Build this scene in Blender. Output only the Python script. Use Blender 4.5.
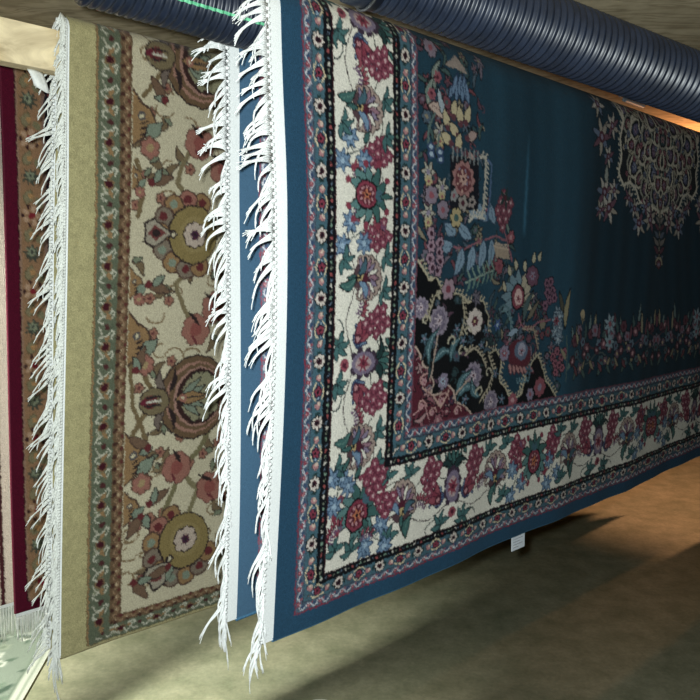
import bpy, bmesh, math, random
import numpy as np
from mathutils import Vector, Matrix

random.seed(7); RNG = np.random.default_rng(11)
SC = bpy.context.scene
for o in list(bpy.data.objects):
    bpy.data.objects.remove(o)
COL = SC.collection

# ------------------------------------------------------------------ camera
F_PX, PITCH, CAM_H = 730.0, math.radians(5.1), 1.37
cam = bpy.data.cameras.new('camera')
cam.sensor_fit = 'HORIZONTAL'; cam.sensor_width = 36.0
cam.lens = 36.0 * F_PX / 700.0
cam.clip_start = 0.02
cam_ob = bpy.data.objects.new('camera', cam); COL.objects.link(cam_ob)
cam_ob.location = (0, 0, CAM_H)
cam_ob.rotation_euler = (math.pi / 2 - PITCH, 0, 0)
SC.camera = cam_ob
SC.view_settings.view_transform = 'Standard'
SC.view_settings.look = 'None'
SC.view_settings.exposure = 0.0
SC.view_settings.gamma = 1.0
SC.view_settings.use_curve_mapping = False

# ------------------------------------------------------------------ world and lights
w = bpy.data.worlds.new('world'); SC.world = w; w.use_nodes = True
w.node_tree.nodes['Background'].inputs[0].default_value = (0.75, 0.85, 1.0, 1)
w.node_tree.nodes['Background'].inputs[1].default_value = 0.02

def lamp(name, kind, loc, target, energy, color, size=0.3, size_y=None, spot=None, blend=0.5):
    l = bpy.data.lights.new(name, kind); l.energy = energy; l.color = color
    if kind == 'AREA':
        l.size = size
        if size_y: l.shape = 'RECTANGLE'; l.size_y = size_y
    else:
        l.shadow_soft_size = size
    if kind == 'SPOT':
        l.spot_size = math.radians(spot); l.spot_blend = blend
    o = bpy.data.objects.new(name, l); COL.objects.link(o); o.location = loc
    d = Vector(target) - Vector(loc)
    o.rotation_euler = d.to_track_quat('-Z', 'Y').to_euler()
    return o
lamp('phone_flash', 'SPOT', (-0.035, 0.015, 1.40), (0.02, 1.5, 1.24), 125, (0.92, 1.0, 0.99), 0.018, spot=118, blend=0.8)
lamp('rear_aisle_lamp', 'SPOT', (-1.30, 1.62, 1.97), (-1.0, 2.45, 0), 640, (0.97, 1.0, 0.88), 0.16, spot=72, blend=1.0)
lamp('warm_lamp', 'SPOT', (2.15, 4.40, 1.96), (2.35, 4.70, 0), 140, (1.0, 0.50, 0.28), 0.05, spot=84, blend=0.7)
lamp('far_bulb', 'POINT', (1.52, 3.28, 1.80), (0, 0, 0), 8.0, (1.0, 0.44, 0.18), 0.03)

# ------------------------------------------------------------------ frame of the racks
TH = math.radians(46.8)
U = np.array([math.sin(TH), math.cos(TH), 0.0])      # along the rails
N = np.array([-math.cos(TH), math.sin(TH), 0.0])     # away, across the rails
Z = np.array([0.0, 0.0, 1.0])
def P(s, c, z): return U * s + N * c + Z * z
def ray(x, y):
    a = (x - 350) / F_PX; b = (350 - y) / F_PX
    return np.array([a, math.cos(PITCH) + b * math.sin(PITCH), -math.sin(PITCH) + b * math.cos(PITCH)])

# ------------------------------------------------------------------ helpers
def lin(c):
    c = np.asarray(c, dtype=np.float64) / 255.0
    return np.where(c <= 0.04045, c / 12.92, ((c + 0.055) / 1.055) ** 2.4)

def tag(o, label=None, cat=None, group=None, kind=None):
    if label: o['label'] = label
    if cat: o['category'] = cat
    if group: o['group'] = group
    if kind: o['kind'] = kind
    return o
def empty(name, loc, label, cat, group=None):
    o = bpy.data.objects.new(name, None); COL.objects.link(o)
    o.empty_display_size = 0.1; o.location = loc
    return tag(o, label, cat, group)
def link(name, me, mat, parent=None, smooth=True):
    o = bpy.data.objects.new(name, me); COL.objects.link(o)
    if mat: me.materials.append(mat)
    if smooth:
        me.polygons.foreach_set('use_smooth', np.ones(len(me.polygons), dtype=bool))
    if parent:
        o.parent = parent
        o.matrix_parent_inverse = Matrix.Translation(parent.location).inverted()
    return o
def mesh_np(name, V, Q):
    V = np.asarray(V, dtype=np.float32).reshape(-1, 3); Q = np.asarray(Q, dtype=np.int32)
    me = bpy.data.meshes.new(name)
    me.vertices.add(len(V)); me.vertices.foreach_set('co', V.ravel())
    k = Q.shape[1]
    me.loops.add(Q.size); me.loops.foreach_set('vertex_index', Q.ravel())
    me.polygons.add(len(Q))
    me.polygons.foreach_set('loop_start', np.arange(0, Q.size, k, dtype=np.int32))
    me.polygons.foreach_set('loop_total', np.full(len(Q), k, dtype=np.int32))
    me.update(calc_edges=True); me.validate()
    return me
def grid_quads(nr, nc, flip=False):
    i = np.arange(nr * nc).reshape(nr, nc)
    q = np.stack([i[:-1, :-1], i[:-1, 1:], i[1:, 1:], i[1:, :-1]], -1).reshape(-1, 4)
    return q[:, ::-1] if flip else q
def set_color(me, C):
    at = me.color_attributes.new('knots', 'FLOAT_COLOR', 'POINT')
    A = np.ones((len(C), 4), dtype=np.float32); A[:, :3] = C
    at.data.foreach_set('color', A.ravel())

class Tubes:
    """many thin tubes in one mesh"""
    def __init__(s): s.V = []; s.Q = []; s.n = 0
    def add(s, pts, r0, r1=None, k=4):
        pts = np.asarray(pts, float); r1 = r0 if r1 is None else r1
        T = np.gradient(pts, axis=0); T /= np.linalg.norm(T, axis=1)[:, None] + 1e-9
        ref = np.array([0.31, 0.52, 0.79]); A = np.cross(T, ref); A /= np.linalg.norm(A, axis=1)[:, None] + 1e-9
        B = np.cross(T, A); m = len(pts); R = np.linspace(r0, r1, m)[:, None]
        ring = [pts + R * (math.cos(2 * math.pi * j / k) * A + math.sin(2 * math.pi * j / k) * B) for j in range(k)]
        s.V.append(np.stack(ring, 1).reshape(-1, 3))
        i = np.arange(m * k).reshape(m, k)
        a, b = i[:-1], i[1:]
        s.Q.append(np.stack([a, np.roll(a, -1, 1), np.roll(b, -1, 1), b], -1).reshape(-1, 4) + s.n)
        s.Q.append(np.array([[i[0, 0], i[0, 3 % k], i[0, 2 % k], i[0, 1]], [i[-1, 0], i[-1, 1], i[-1, 2 % k], i[-1, 3 % k]]]) + s.n if k == 4 else np.zeros((0, 4), int))
        s.n += m * k
    def build(s, name, mat, parent=None):
        return link(name, mesh_np(name, np.concatenate(s.V), np.concatenate(s.Q)), mat, parent)

def box_bm(bm, cx, sx, axes):
    """box centred at cx with half sizes sx along the three given axes"""
    c = np.asarray(cx); vs = []
    for i in (-1, 1):
        for j in (-1, 1):
            for k in (-1, 1):
                vs.append(bm.verts.new(c + axes[0] * sx[0] * i + axes[1] * sx[1] * j + axes[2] * sx[2] * k))
    for f in ((0, 1, 3, 2), (4, 6, 7, 5), (0, 4, 5, 1), (2, 3, 7, 6), (0, 2, 6, 4), (1, 5, 7, 3)):
        bm.faces.new([vs[t] for t in f])
def bm_obj(name, bm, mat, parent=None, bevel=0.0, smooth=False):
    bmesh.ops.recalc_face_normals(bm, faces=bm.faces)
    if bevel:
        bmesh.ops.bevel(bm, geom=list(bm.edges), offset=bevel, segments=2, affect='EDGES', profile=0.6)
    me = bpy.data.meshes.new(name); bm.to_mesh(me); bm.free()
    return link(name, me, mat, parent, smooth)
AX = (U, N, Z); WX = (np.array([1., 0, 0]), np.array([0, 1., 0]), Z)

# ------------------------------------------------------------------ materials
class NT:
    def __init__(s, name):
        s.m = bpy.data.materials.new(name); s.m.use_nodes = True; s.t = s.m.node_tree
        s.b = s.t.nodes['Principled BSDF']
    def n(s, typ, **kw):
        x = s.t.nodes.new(typ)
        for k, v in kw.items():
            if k.startswith('i_'): x.inputs[k[2:].replace('_', ' ')].default_value = v
            else: setattr(x, k, v)
        return x
    def l(s, a, b): s.t.links.new(a, b)
    def ramp(s, fac, stops):
        r = s.n('ShaderNodeValToRGB'); e = r.color_ramp.elements
        while len(e) < len(stops): e.new(0.5)
        for k, (p, c) in zip(e, stops): k.position = p; k.color = tuple(lin(c)) + (1,)
        s.l(fac, r.inputs[0]); return r.outputs[0]
    def noise(s, scale, detail=4, rough=0.6, vec=None, dist=0.0):
        x = s.n('ShaderNodeTexNoise'); x.inputs['Scale'].default_value = scale
        x.inputs['Detail'].default_value = detail; x.inputs['Roughness'].default_value = rough
        x.inputs['Distortion'].default_value = dist
        if vec is None:
            tc = s.n('ShaderNodeTexCoord'); vec = tc.outputs['Object']
        s.l(vec, x.inputs['Vector']); return x.outputs['Fac']
    def mul(s, a, b, fac=1.0, mode='MULTIPLY'):
        x = s.n('ShaderNodeMix'); x.data_type = 'RGBA'; x.blend_type = mode; x.inputs[0].default_value = fac
        s.l(a, x.inputs[6]); s.l(b, x.inputs[7]); return x.outputs[2]
    def bump(s, h, strength, dist=0.01):
        x = s.n('ShaderNodeBump'); x.inputs['Strength'].default_value = strength; x.inputs['Distance'].default_value = dist
        s.l(h, x.inputs['Height']); s.l(x.outputs[0], s.b.inputs['Normal'])
    def set(s, rough=0.8, spec=0.3, sheen=0.0, color=None):
        s.b.inputs['Roughness'].default_value = rough; s.b.inputs['Specular IOR Level'].default_value = spec
        s.b.inputs['Sheen Weight'].default_value = sheen
        if color is not None: s.b.inputs['Base Color'].default_value = tuple(lin(color)) + (1,)

def pile_mat(name, sheen=0.25, rough=0.75, bump=0.5, scale=420):
    t = NT(name); a = t.n('ShaderNodeAttribute', attribute_name='knots')
    nz = t.noise(scale, 2, 0.7)
    v = t.ramp(nz, [(0.3, (205, 205, 205)), (0.7, (255, 255, 255))])
    c = t.mul(a.outputs['Color'], v)
    t.l(c, t.b.inputs['Base Color']); t.set(rough, 0.08, sheen)
    t.b.inputs['Sheen Roughness'].default_value = 0.4
    t.bump(nz, bump, 0.004); return t.m
M_PILE = pile_mat('wool_pile', sheen=0.03)
M_PILE_GOLD = pile_mat('soft_wool_pile', sheen=0.1)
M_BACK = pile_mat('woven_back', sheen=0.0, rough=0.9, bump=0.25, scale=700)
def plain(name, c1, c2, scale, rough=0.85, bump=0.3, spec=0.25):
    t = NT(name); nz = t.noise(scale, 3)
    t.l(t.ramp(nz, [(0.3, c1), (0.7, c2)]), t.b.inputs['Base Color']); t.set(rough, spec); t.bump(nz, bump, 0.004); return t.m
M_KILIM = plain('white_flat_weave', (214, 217, 216), (238, 240, 238), 500)
M_FRINGE = plain('white_cotton_thread', (224, 226, 225), (244, 245, 243), 300)
M_FRINGE_OLD = plain('off_white_cotton_thread', (206, 208, 200), (230, 232, 226), 300)
M_SELV = plain('blue_edge_cord', (52, 92, 122), (78, 122, 150), 300)
M_SELV_OLIVE = plain('olive_edge_cord', (118, 108, 78), (148, 138, 104), 300)
M_SELV_WINE = plain('wine_edge_cord', (74, 14, 34), (96, 24, 46), 300)

def wood(name, dark, light, scale=1.0, rough=0.6, along=TH):
    t = NT(name); tc = t.n('ShaderNodeTexCoord'); mp = t.n('ShaderNodeMapping')
    mp.inputs['Rotation'].default_value = (0, 0, along - math.pi / 2)
    mp.inputs['Scale'].default_value = (scale * 0.7, scale * 9, scale * 9)
    t.l(tc.outputs['Object'], mp.inputs['Vector'])
    nz = t.noise(1.6, 5, 0.6, mp.outputs[0], 1.4)
    wv = t.n('ShaderNodeTexWave', wave_type='BANDS', bands_direction='Y')
    wv.inputs['Scale'].default_value = 0.7; wv.inputs['Distortion'].default_value = 9.0; wv.inputs['Detail'].default_value = 3
    wv.inputs['Detail Scale'].default_value = 0.8
    t.l(mp.outputs[0], wv.inputs['Vector'])
    c = t.mul(t.ramp(wv.outputs['Fac'], [(0.0, dark), (0.5, light), (1.0, light)]), t.ramp(nz, [(0.3, (190, 185, 180)), (0.7, (255, 255, 255))]))
    t.l(c, t.b.inputs['Base Color']); t.set(rough, 0.3); t.bump(nz, 0.15, 0.004); return t.m
t = NT('ceiling_plywood'); tc = t.n('ShaderNodeTexCoord'); mp = t.n('ShaderNodeMapping')
mp.inputs['Rotation'].default_value = (0, 0, .25); mp.inputs['Scale'].default_value = (1.6, 5.5, 1.0)
t.l(tc.outputs['Object'], mp.inputs['Vector'])
nz = t.noise(2.2, 3, 0.5, mp.outputs[0], 0.8)
mt = t.n('ShaderNodeMath', operation='MULTIPLY'); mt.inputs[1].default_value = 46.0; t.l(nz, mt.inputs[0])
sn = t.n('ShaderNodeMath', operation='SINE'); t.l(mt.outputs[0], sn.inputs[0])
ad = t.n('ShaderNodeMath', operation='MULTIPLY_ADD'); ad.inputs[1].default_value = .5; ad.inputs[2].default_value = .5; t.l(sn.outputs[0], ad.inputs[0])
c = t.mul(t.ramp(ad.outputs[0], [(0.0, (176, 160, 130)), (0.35, (198, 182, 150)), (1.0, (206, 190, 158))]), t.ramp(t.noise(14, 4), [(0.3, (215, 213, 210)), (0.7, (255, 255, 255))]))
t.l(c, t.b.inputs['Base Color']); t.set(0.75, 0.2); M_PLY = t.m
M_PINE = wood('pale_pine', (222, 200, 156), (238, 220, 180), 1.0, 0.55)
M_JOIST = wood('brown_softwood', (104, 82, 56), (138, 112, 80), 1.0, 0.7)

t = NT('floor_concrete')
n1 = t.noise(1.3, 6, 0.6); n2 = t.noise(9, 5, 0.65); n3 = t.noise(60, 3, 0.7)
c = t.ramp(n1, [(0.3, (146, 148, 124)), (0.5, (162, 159, 132)), (0.72, (178, 173, 146))])
c = t.mul(c, t.ramp(n2, [(0.3, (205, 212, 205)), (0.65, (255, 255, 255))]))
c = t.mul(c, t.ramp(n3, [(0.3, (225, 225, 225)), (0.7, (255, 255, 255))]))
t.l(c, t.b.inputs['Base Color']); t.set(0.55, 0.3); t.bump(n3, 0.08, 0.004); M_FLOOR = t.m
t = NT('wall_paint'); nz = t.noise(3, 4)
t.l(t.ramp(nz, [(0.3, (120, 104, 84)), (0.7, (138, 120, 98))]), t.b.inputs['Base Color']); t.set(0.85, 0.2); M_WALL = t.m
t = NT('black_plastic'); nz = t.noise(25, 4)
t.l(t.ramp(nz, [(0.3, (20, 26, 38)), (0.7, (32, 40, 56))]), t.b.inputs['Base Color']); t.set(0.40, 0.5); t.bump(nz, 0.03, 0.003); M_PIPE = t.m
t = NT('green_ink'); nz = t.noise(60, 3)
t.l(t.ramp(nz, [(0.35, (70, 150, 110)), (0.65, (110, 190, 145))]), t.b.inputs['Base Color']); t.set(0.5, 0.3); M_GREEN = t.m
t = NT('galvanised_strap'); nz = t.noise(40, 3)
t.l(t.ramp(nz, [(0.3, (120, 122, 124)), (0.7, (160, 162, 164))]), t.b.inputs['Base Color']); t.set(0.4, 0.5); t.b.inputs['Metallic'].default_value = 0.9; M_STRAP = t.m
M_WHITE = plain('white_enamel', (205, 212, 220), (222, 228, 234), 30, 0.45, 0.02, 0.4)
M_CLOTH = plain('white_tape', (214, 216, 210), (232, 233, 228), 200, 0.8, 0.1)

# ------------------------------------------------------------------ drawing the knotted patterns
class Canvas:
    """colour per knot of a rug, drawn with polygons and strokes; x = along, y = up from the bottom edge (metres)"""
    def __init__(s, w, h, res, base):
        s.w, s.h, s.res = w, h, res
        s.nx, s.ny = int(round(w / res)), int(round(h / res))
        s.a = np.empty((s.ny, s.nx, 3), np.float32); s.a[:] = lin(base)
        s.clip = None
    def box(s, x0, y0, x1, y1):
        return (max(0, int(x0 / s.res) - 1), max(0, int(y0 / s.res) - 1), min(s.nx, int(x1 / s.res) + 2), min(s.ny, int(y1 / s.res) + 2))
    def poly(s, pts, col):
        p = np.asarray(pts, float); i0, j0, i1, j1 = s.box(p[:, 0].min(), p[:, 1].min(), p[:, 0].max(), p[:, 1].max())
        if i1 <= i0 or j1 <= j0: return
        X = ((np.arange(i0, i1) + 0.5) * s.res)[None, :]; Y = ((np.arange(j0, j1) + 0.5) * s.res)[:, None]
        m = np.zeros((j1 - j0, i1 - i0), bool); q = np.roll(p, -1, 0)
        for (xa, ya), (xb, yb) in zip(p, q):
            if ya == yb: continue
            m ^= ((ya > Y) != (yb > Y)) & (X < (xb - xa) * (Y - ya) / (yb - ya) + xa)
        if s.clip is not None: m &= s.clip[j0:j1, i0:i1]
        s.a[j0:j1, i0:i1][m] = lin(col)
    def stroke(s, pts, wd, col):
        p = np.asarray(pts, float); h = max(wd / 2, s.res * 0.52); c = lin(col)
        for (xa, ya), (xb, yb) in zip(p[:-1], p[1:]):
            i0, j0, i1, j1 = s.box(min(xa, xb) - h, min(ya, yb) - h, max(xa, xb) + h, max(ya, yb) + h)
            if i1 <= i0 or j1 <= j0: continue
            X = ((np.arange(i0, i1) + 0.5) * s.res)[None, :]; Y = ((np.arange(j0, j1) + 0.5) * s.res)[:, None]
            dx, dy = xb - xa, yb - ya; L = dx * dx + dy * dy + 1e-12
            tt = np.clip(((X - xa) * dx + (Y - ya) * dy) / L, 0, 1)
            m = (X - xa - tt * dx) ** 2 + (Y - ya - tt * dy) ** 2 <= h * h
            if s.clip is not None: m &= s.clip[j0:j1, i0:i1]
            s.a[j0:j1, i0:i1][m] = c
    def sample(s, x, y):
        fx = np.clip(x / s.res - 0.5, 0, s.nx - 1.001); fy = np.clip(y / s.res - 0.5, 0, s.ny - 1.001)
        i = fx.astype(int); j = fy.astype(int); u = (fx - i)[:, None]; v = (fy - j)[:, None]
        A = s.a
        return (A[j, i] * (1 - u) + A[j, i + 1] * u) * (1 - v) + (A[j + 1, i] * (1 - u) + A[j + 1, i + 1] * u) * v

class Fr:
    """a local frame for motifs on a canvas"""
    def __init__(s, cv, x=0, y=0, rot=0, sc=1.0, flip=False, warp=None):
        s.cv, s.x, s.y, s.r, s.s, s.f, s.w = cv, x, y, rot, sc, flip, warp
    def T(s, p):
        p = np.asarray(p, float).reshape(-1, 2) * s.s
        if s.f: p = p * (-1, 1)
        c, n = math.cos(s.r), math.sin(s.r)
        q = np.stack([p[:, 0] * c - p[:, 1] * n + s.x, p[:, 0] * n + p[:, 1] * c + s.y], 1)
        return s.w(q) if s.w else q
    def sub(s, x, y, rot=0, sc=1.0, flip=False):
        g = Fr(s.cv, x, y, rot, sc, flip); base = s
        g.w = lambda q: base.T(q); return g
    def poly(s, p, c): s.cv.poly(s.T(p), c)
    def stroke(s, p, wd, c): s.cv.stroke(s.T(p), wd, c)
    def ell(s, x, y, rx, ry, c, rot=0, k=16):
        a = np.arange(k) * 2 * math.pi / k; px, py = rx * np.cos(a), ry * np.sin(a)
        s.poly(np.stack([x + px * math.cos(rot) - py * math.sin(rot), y + px * math.sin(rot) + py * math.cos(rot)], 1), c)
    def leaf(s, x, y, ang, L, W, c, oc=None, bend=0.0, vein=None):
        tt = np.linspace(0, 1, 9); wd = np.sin(math.pi * tt ** 0.8) * W / 2
        cx = L * tt; cy = bend * L * np.sin(math.pi * tt)
        p = np.concatenate([np.stack([cx, cy + wd], 1), np.stack([cx[::-1], (cy - wd)[::-1]], 1)])
        R = np.array([[math.cos(ang), math.sin(ang)], [-math.sin(ang), math.cos(ang)]])
        if oc:
            q = np.concatenate([np.stack([cx * 1.1 - L * .05, cy + wd * 1.0 + .0022], 1), np.stack([(cx * 1.1 - L * .05)[::-1], (cy - wd - .0022)[::-1]], 1)])
            s.poly(q @ R + (x, y), oc)
        s.poly(p @ R + (x, y), c)
        if vein: s.stroke(np.stack([cx[1:-1], cy[1:-1]], 1) @ R + (x, y), 0.002, vein)
    def flower(s, x, y, r, n, pc, cc, oc=None, pr=0.42, rot=0.0, cr=0.36):
        for k in range(n):
            a = rot + 2 * math.pi * k / n
            if oc: s.ell(x + r * (1 - pr) * math.cos(a), y + r * (1 - pr) * math.sin(a), r * pr + .0024, r * pr + .0024, oc, k=10)
        for k in range(n):
            a = rot + 2 * math.pi * k / n
            s.ell(x + r * (1 - pr) * math.cos(a), y + r * (1 - pr) * math.sin(a), r * pr, r * pr * 0.85, pc, a, k=10)
        s.ell(x, y, r * cr, r * cr, cc, k=12)
    def star(s, x, y, r, n, pc, cc, oc=None, rot=0.0, w=0.4):
        for k in range(n):
            a = rot + 2 * math.pi * k / n; s.leaf(x, y, a, r, r * w, pc, oc)
        s.ell(x, y, r * .26, r * .26, cc, k=10)

def arc(cx, cy, rx, ry, a0, a1, k=14):
    a = np.linspace(a0, a1, k); return np.stack([cx + rx * np.cos(a), cy + ry * np.sin(a)], 1)
def wave(x0, x1, y, amp, per, ph=0, k=8):
    x = np.linspace(x0, x1, int(abs(x1 - x0) / per * k) + 2); return np.stack([x, y + amp * np.sin(2 * math.pi * (x - x0) / per + ph)], 1)

IV = (224, 219, 203); NAVY = (14, 20, 36); BLK = (13, 15, 22); TEAL = (62, 98, 112); RED = (134, 50, 70); MAR = (82, 28, 46)
PINK = (188, 132, 136); LBL = (108, 138, 166); SKY = (150, 176, 196); GRN = (54, 98, 94); DGRN = (28, 56, 56); GOLD = (186, 160, 104)
LAV = (136, 122, 148); CRM = (206, 188, 150); BLUE = (18, 52, 80); FIELD = (8, 60, 80); EDGE = (40, 73, 97); ROSE = (150, 70, 84)

# --- motifs of the blue rug (local y points towards the field)
def bunch(f, n=10, s=1.0):
    rows = [(0, -.034), (-.013, -.018), (.012, -.016), (-.022, 0), (.002, 0.002), (.024, .002), (-.012, .02), (.013, .021), (0, .036), (.03, .02)]
    for x, y in rows[:n]:
        f.flower(x * s, y * s, .0118 * s, 5, (140, 66, 86), (204, 164, 166), (98, 36, 56), rot=x * 40, cr=.3, pr=.38)
def stars(f):
    f.stroke([(-.04, -.045), (-.01, -.02), (0, 0.01), (.02, .04)], .0028, DGRN)
    f.stroke([(.028, -.02), (0, 0)], .0028, DGRN)
    for x, y in ((-.022, -.03), (.026, -.008), (-.016, .03)):
        f.star(x, y, .024, 7, LBL, SKY, (40, 66, 96), rot=x * 30)
    f.leaf(.02, .03, .7, .03, .012, GRN, BLK)
def fan(f, g=1.0):
    n = 11
    for k in range(n):
        a = math.radians(-22 + 224 * k / (n - 1)); f.ell(.037 * g * math.cos(a), .006 + .040 * g * math.sin(a), .0115 * g, .0115 * g, (70, 54, 52), k=9)
    f.ell(0, .008, .036 * g, .038 * g, (84, 60, 66))
    for k in range(n):
        a = math.radians(-22 + 224 * k / (n - 1)); f.ell(.037 * g * math.cos(a), .006 + .040 * g * math.sin(a), .009 * g, .009 * g, (168, 146, 134), k=9)
    for k in range(n):
        a = math.radians(-22 + 224 * k / (n - 1)); f.leaf(.010 * math.cos(a), .004 + .010 * math.sin(a), a, .032 * g, .0105 * g, (LAV, IV, (150, 110, 124))[k % 3], (52, 30, 46))
    for k in range(6):
        a = math.radians(10 + 32 * k); f.stroke([(0, .002), (.020 * math.cos(a), .002 + .022 * math.sin(a))], .0026, MAR)
    f.ell(0, .002, .013, .012, MAR); f.ell(.002, -.010, .010, .009, GOLD); f.ell(.003, -.010, .004, .004, BLK)
    f.leaf(-.008, -.012, 2.6, .042, .015, LBL, (30, 50, 80), -.2); f.leaf(.008, -.014, .5, .038, .014, TEAL, (30, 50, 60), .2); f.leaf(0, -.016, -1.57, .03, .010, GRN, BLK)
def palm(f):
    for a, L in ((0, .05), (.55, .062), (1.1, .06), (math.pi - .55, .062), (math.pi - 1.1, .06), (math.pi, .05), (-.6, .05), (-2.54, .05), (-1.1, .044), (-2.04, .044)):
        f.leaf(.010 * math.cos(a), .010 * math.sin(a), a, L, .022, GRN if L > .055 else (84, 126, 124), BLK, .16 if math.cos(a) > 0 else -.16)
        f.ell(math.cos(a) * (L + .012), math.sin(a) * (L + .012), .008, .008, RED, k=8)
    f.ell(0, .002, .031, .034, BLK); f.ell(0, .002, .027, .030, RED); f.ell(0, .002, .021, .024, (92, 26, 44))
    for k in range(9):
        a = 2 * math.pi * k / 9; f.ell(.016 * math.cos(a), .002 + .018 * math.sin(a), .004, .004, PINK, k=6)
    f.star(0, .002, .015, 5, (190, 110, 70), BLK); f.ell(0, .040, .013, .012, TEAL)
    f.leaf(0, .045, 1.57, .035, .012, GRN, BLK)
def cluster(f):
    for k, a in enumerate((1.0, 1.3, 1.57, 1.84, 2.14)):
        f.leaf(0, .034, a, .050 - abs(k - 2) * .004, .009, GRN, BLK, .1 * (k - 2))
    f.leaf(0, .03, .3, .045, .010, DGRN, BLK, .3); f.leaf(0, .03, math.pi - .3, .045, .010, DGRN, BLK, -.3)
    for sx in (-1, 1):
        for k in range(5):
            a = math.pi / 2 - sx * (-1.1 + .75 * k); f.leaf(sx * .044 - .012 * math.cos(a), -.012 - .012 * math.sin(a), a, .036, .015, [(78, 104, 140), LBL, (120, 130, 160)][k % 3], (40, 50, 84), .15 * sx)
        for k in range(3): f.leaf(sx * .040, -.014, 1.57 - sx * (.25 + .55 * k), .034, .013, [ROSE, RED, ROSE][k], MAR)
        f.ell(sx * .042, -.012, .009, .009, MAR); f.ell(sx * .042, -.012, .0045, .0045, PINK)
        f.leaf(sx * .064, .012, 1.57 - sx * .6, .026, .010, SKY, (50, 70, 100))
        f.stroke(arc(sx * .05, -.06, .026, .014, 0, math.pi * 1.5), .003, DGRN); f.leaf(sx * .03, -.052, -.9 if sx > 0 else -2.2, .026, .010, GRN, BLK)
    for k in range(9):
        a = -.9 + k * .62; f.ell(.020 * math.cos(a), .004 + .030 * math.sin(a), .008, .009, (60, 44, 62), k=8)
    f.ell(0, .004, .020, .030, (122, 108, 132)); f.ell(0, .004, .013, .020, (176, 152, 152)); f.star(0, .004, .017, 7, RED, MAR)
    f.ell(0, -.042, .011, .010, ROSE); f.ell(0, -.042, .005, .005, MAR)
def sprig(f, col=RED):
    p = arc(0, 0, .045, .05, 2.5, .5, 9); f.stroke(p, .0028, (60, 24, 40))
    for k in range(1, 8):
        x, y = p[k]; f.leaf(x, y, 1.9 - k * .2, .024, .009, col if k % 2 else ROSE, (60, 24, 40)); f.leaf(x, y, -1.2 - k * .1, .022, .008, (110, 80, 110), None)
def leafpair(f):
    for a in (.3, 1.3, 2.2, 3.2): f.leaf(0, 0, a, .032, .0115, (62, 106, 106), (26, 46, 50), .12)

def border_sequence(cv, mk, length, centres, ymid=.205, yin=.252, yout=.158):
    """the wide ivory border: mk(x, y, rot) gives a frame at distance x along the border, y in from the rug edge"""
    for c0 in centres:
        kids = [(0, lambda q: cluster(q.sub(0, 0, 0, 1.22)), ymid + .002, 0)]
        for sgn in (-1, 1):
            kids += [(sgn * .082, bunch, yin - .004, 0), (sgn * .122, lambda q: sprig(q.sub(0, 0, 0, .75), ROSE), yout + .010, 0), (sgn * .262, bunch, yin - .010, 0), (sgn * .150, leafpair, yin + .012, 0),
                     (sgn * .176, lambda q: fan(q, 1.05), ymid - .002, 0), (sgn * .160, lambda q: q.leaf(0, 0, 1.2, .05, .02, GRN, BLK, .2, (90, 130, 120)), yout - .022, 0),
                     (sgn * .262, stars, yout + .014, 0), (sgn * .222, leafpair, yin + .016, 1), (sgn * .212, leafpair, yout - .014, 1),
                     (sgn * .302, lambda q: sprig(q.sub(0, 0, 2.6, .6), ROSE), yin + .016, 0), (sgn * .310, lambda q: sprig(q.sub(0, 0, 0, .6), ROSE), yout - .004, 0),
                     (sgn * .048, lambda q: q.leaf(0, 0, 2.2, .03, .010, GRN, BLK), yin + .026, 0), (sgn * .040, leafpair, yout - .022, 1)]
        f = mk(c0, 0); f.stroke(wave(-.345, .345, yout + .01, .012, .172, 1.57), .0026, (70, 60, 60)); f.stroke(wave(-.345, .345, yin - .005, .012, .115, 0), .0026, (60, 66, 60))
        for x, fn, y, _ in kids:
            if -.02 < c0 + x < length + .02: fn(mk(c0 + x, y))
    for c0 in centres:
        for sgn in (-1, 1):
            x = c0 + sgn * .345
            if .30 < x < length + .03: palm(mk(x, ymid + .002))

def guards(mk, x0, x1, out=True):
    """narrow stripes either side of the ivory border"""
    if out: ys, yt, yb = .060, .087, .113
    else: ys, yt, yb = .357, .330, .303
    f = mk(0, 0)
    n = int((x1 - x0) / .0315)
    for k in range(n + 1):
        x = x0 + k * .0315
        f.stroke(wave(x, x + .0315, ys, .0048, .0315, 0, 10), .0030, (188, 190, 196))
        f.flower(x + .008, ys - .001, .0062, 5, RED, (190, 130, 130)); f.ell(x + .024, ys + .002, .0042, .0042, (48, 70, 104)); f.ell(x + .0165, ys + .005, .003, .003, ROSE)
    n = int((x1 - x0) / .122)
    for k in range(n + 2):
        x = x0 + k * .122
        f.flower(x, yt, .0145, 8, (208, 196, 184), MAR, BLK, pr=.3, cr=.5); f.ell(x, yt, .005, .005, (30, 16, 26))
        for q in (.034, .088):
            f.ell(x + q, yt, .0080, .0085, (60, 50, 50)); f.ell(x + q, yt, .0066, .0072, (176, 122, 124)); f.ell(x + q + .003, yt + .002, .004, .004, (206, 180, 160))
            f.ell(x + q + (.014 if q < .05 else -.014), yt, .0052, .0052, BLUE); f.ell(x + q + (.014 if q < .05 else -.014), yt, .0022, .0022, SKY)
        f.flower(x + .061, yt, .010, 5, RED, BLK, (30, 20, 40))
        f.stroke(arc(x + .061, yt, .019, .0135, .5, 2.6), .003, CRM); f.stroke(arc(x + .061, yt, .019, .0135, 3.7, 5.8), .003, CRM)
        for q in (.018, .104): f.leaf(x + q, yt - .008, 1.57, .016, .007, DGRN, None)
    n = int((x1 - x0) / .0235)
    for k in range(n + 1):
        x = x0 + k * .0235; f.ell(x, yb, .0038, .0032, [(196, 190, 178), (150, 70, 70), (110, 140, 120)][k % 3])
        f.leaf(x + .008, yb - .003, .7, .009, .0035, [(120, 130, 110), (90, 110, 130)][k % 2], None)

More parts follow.
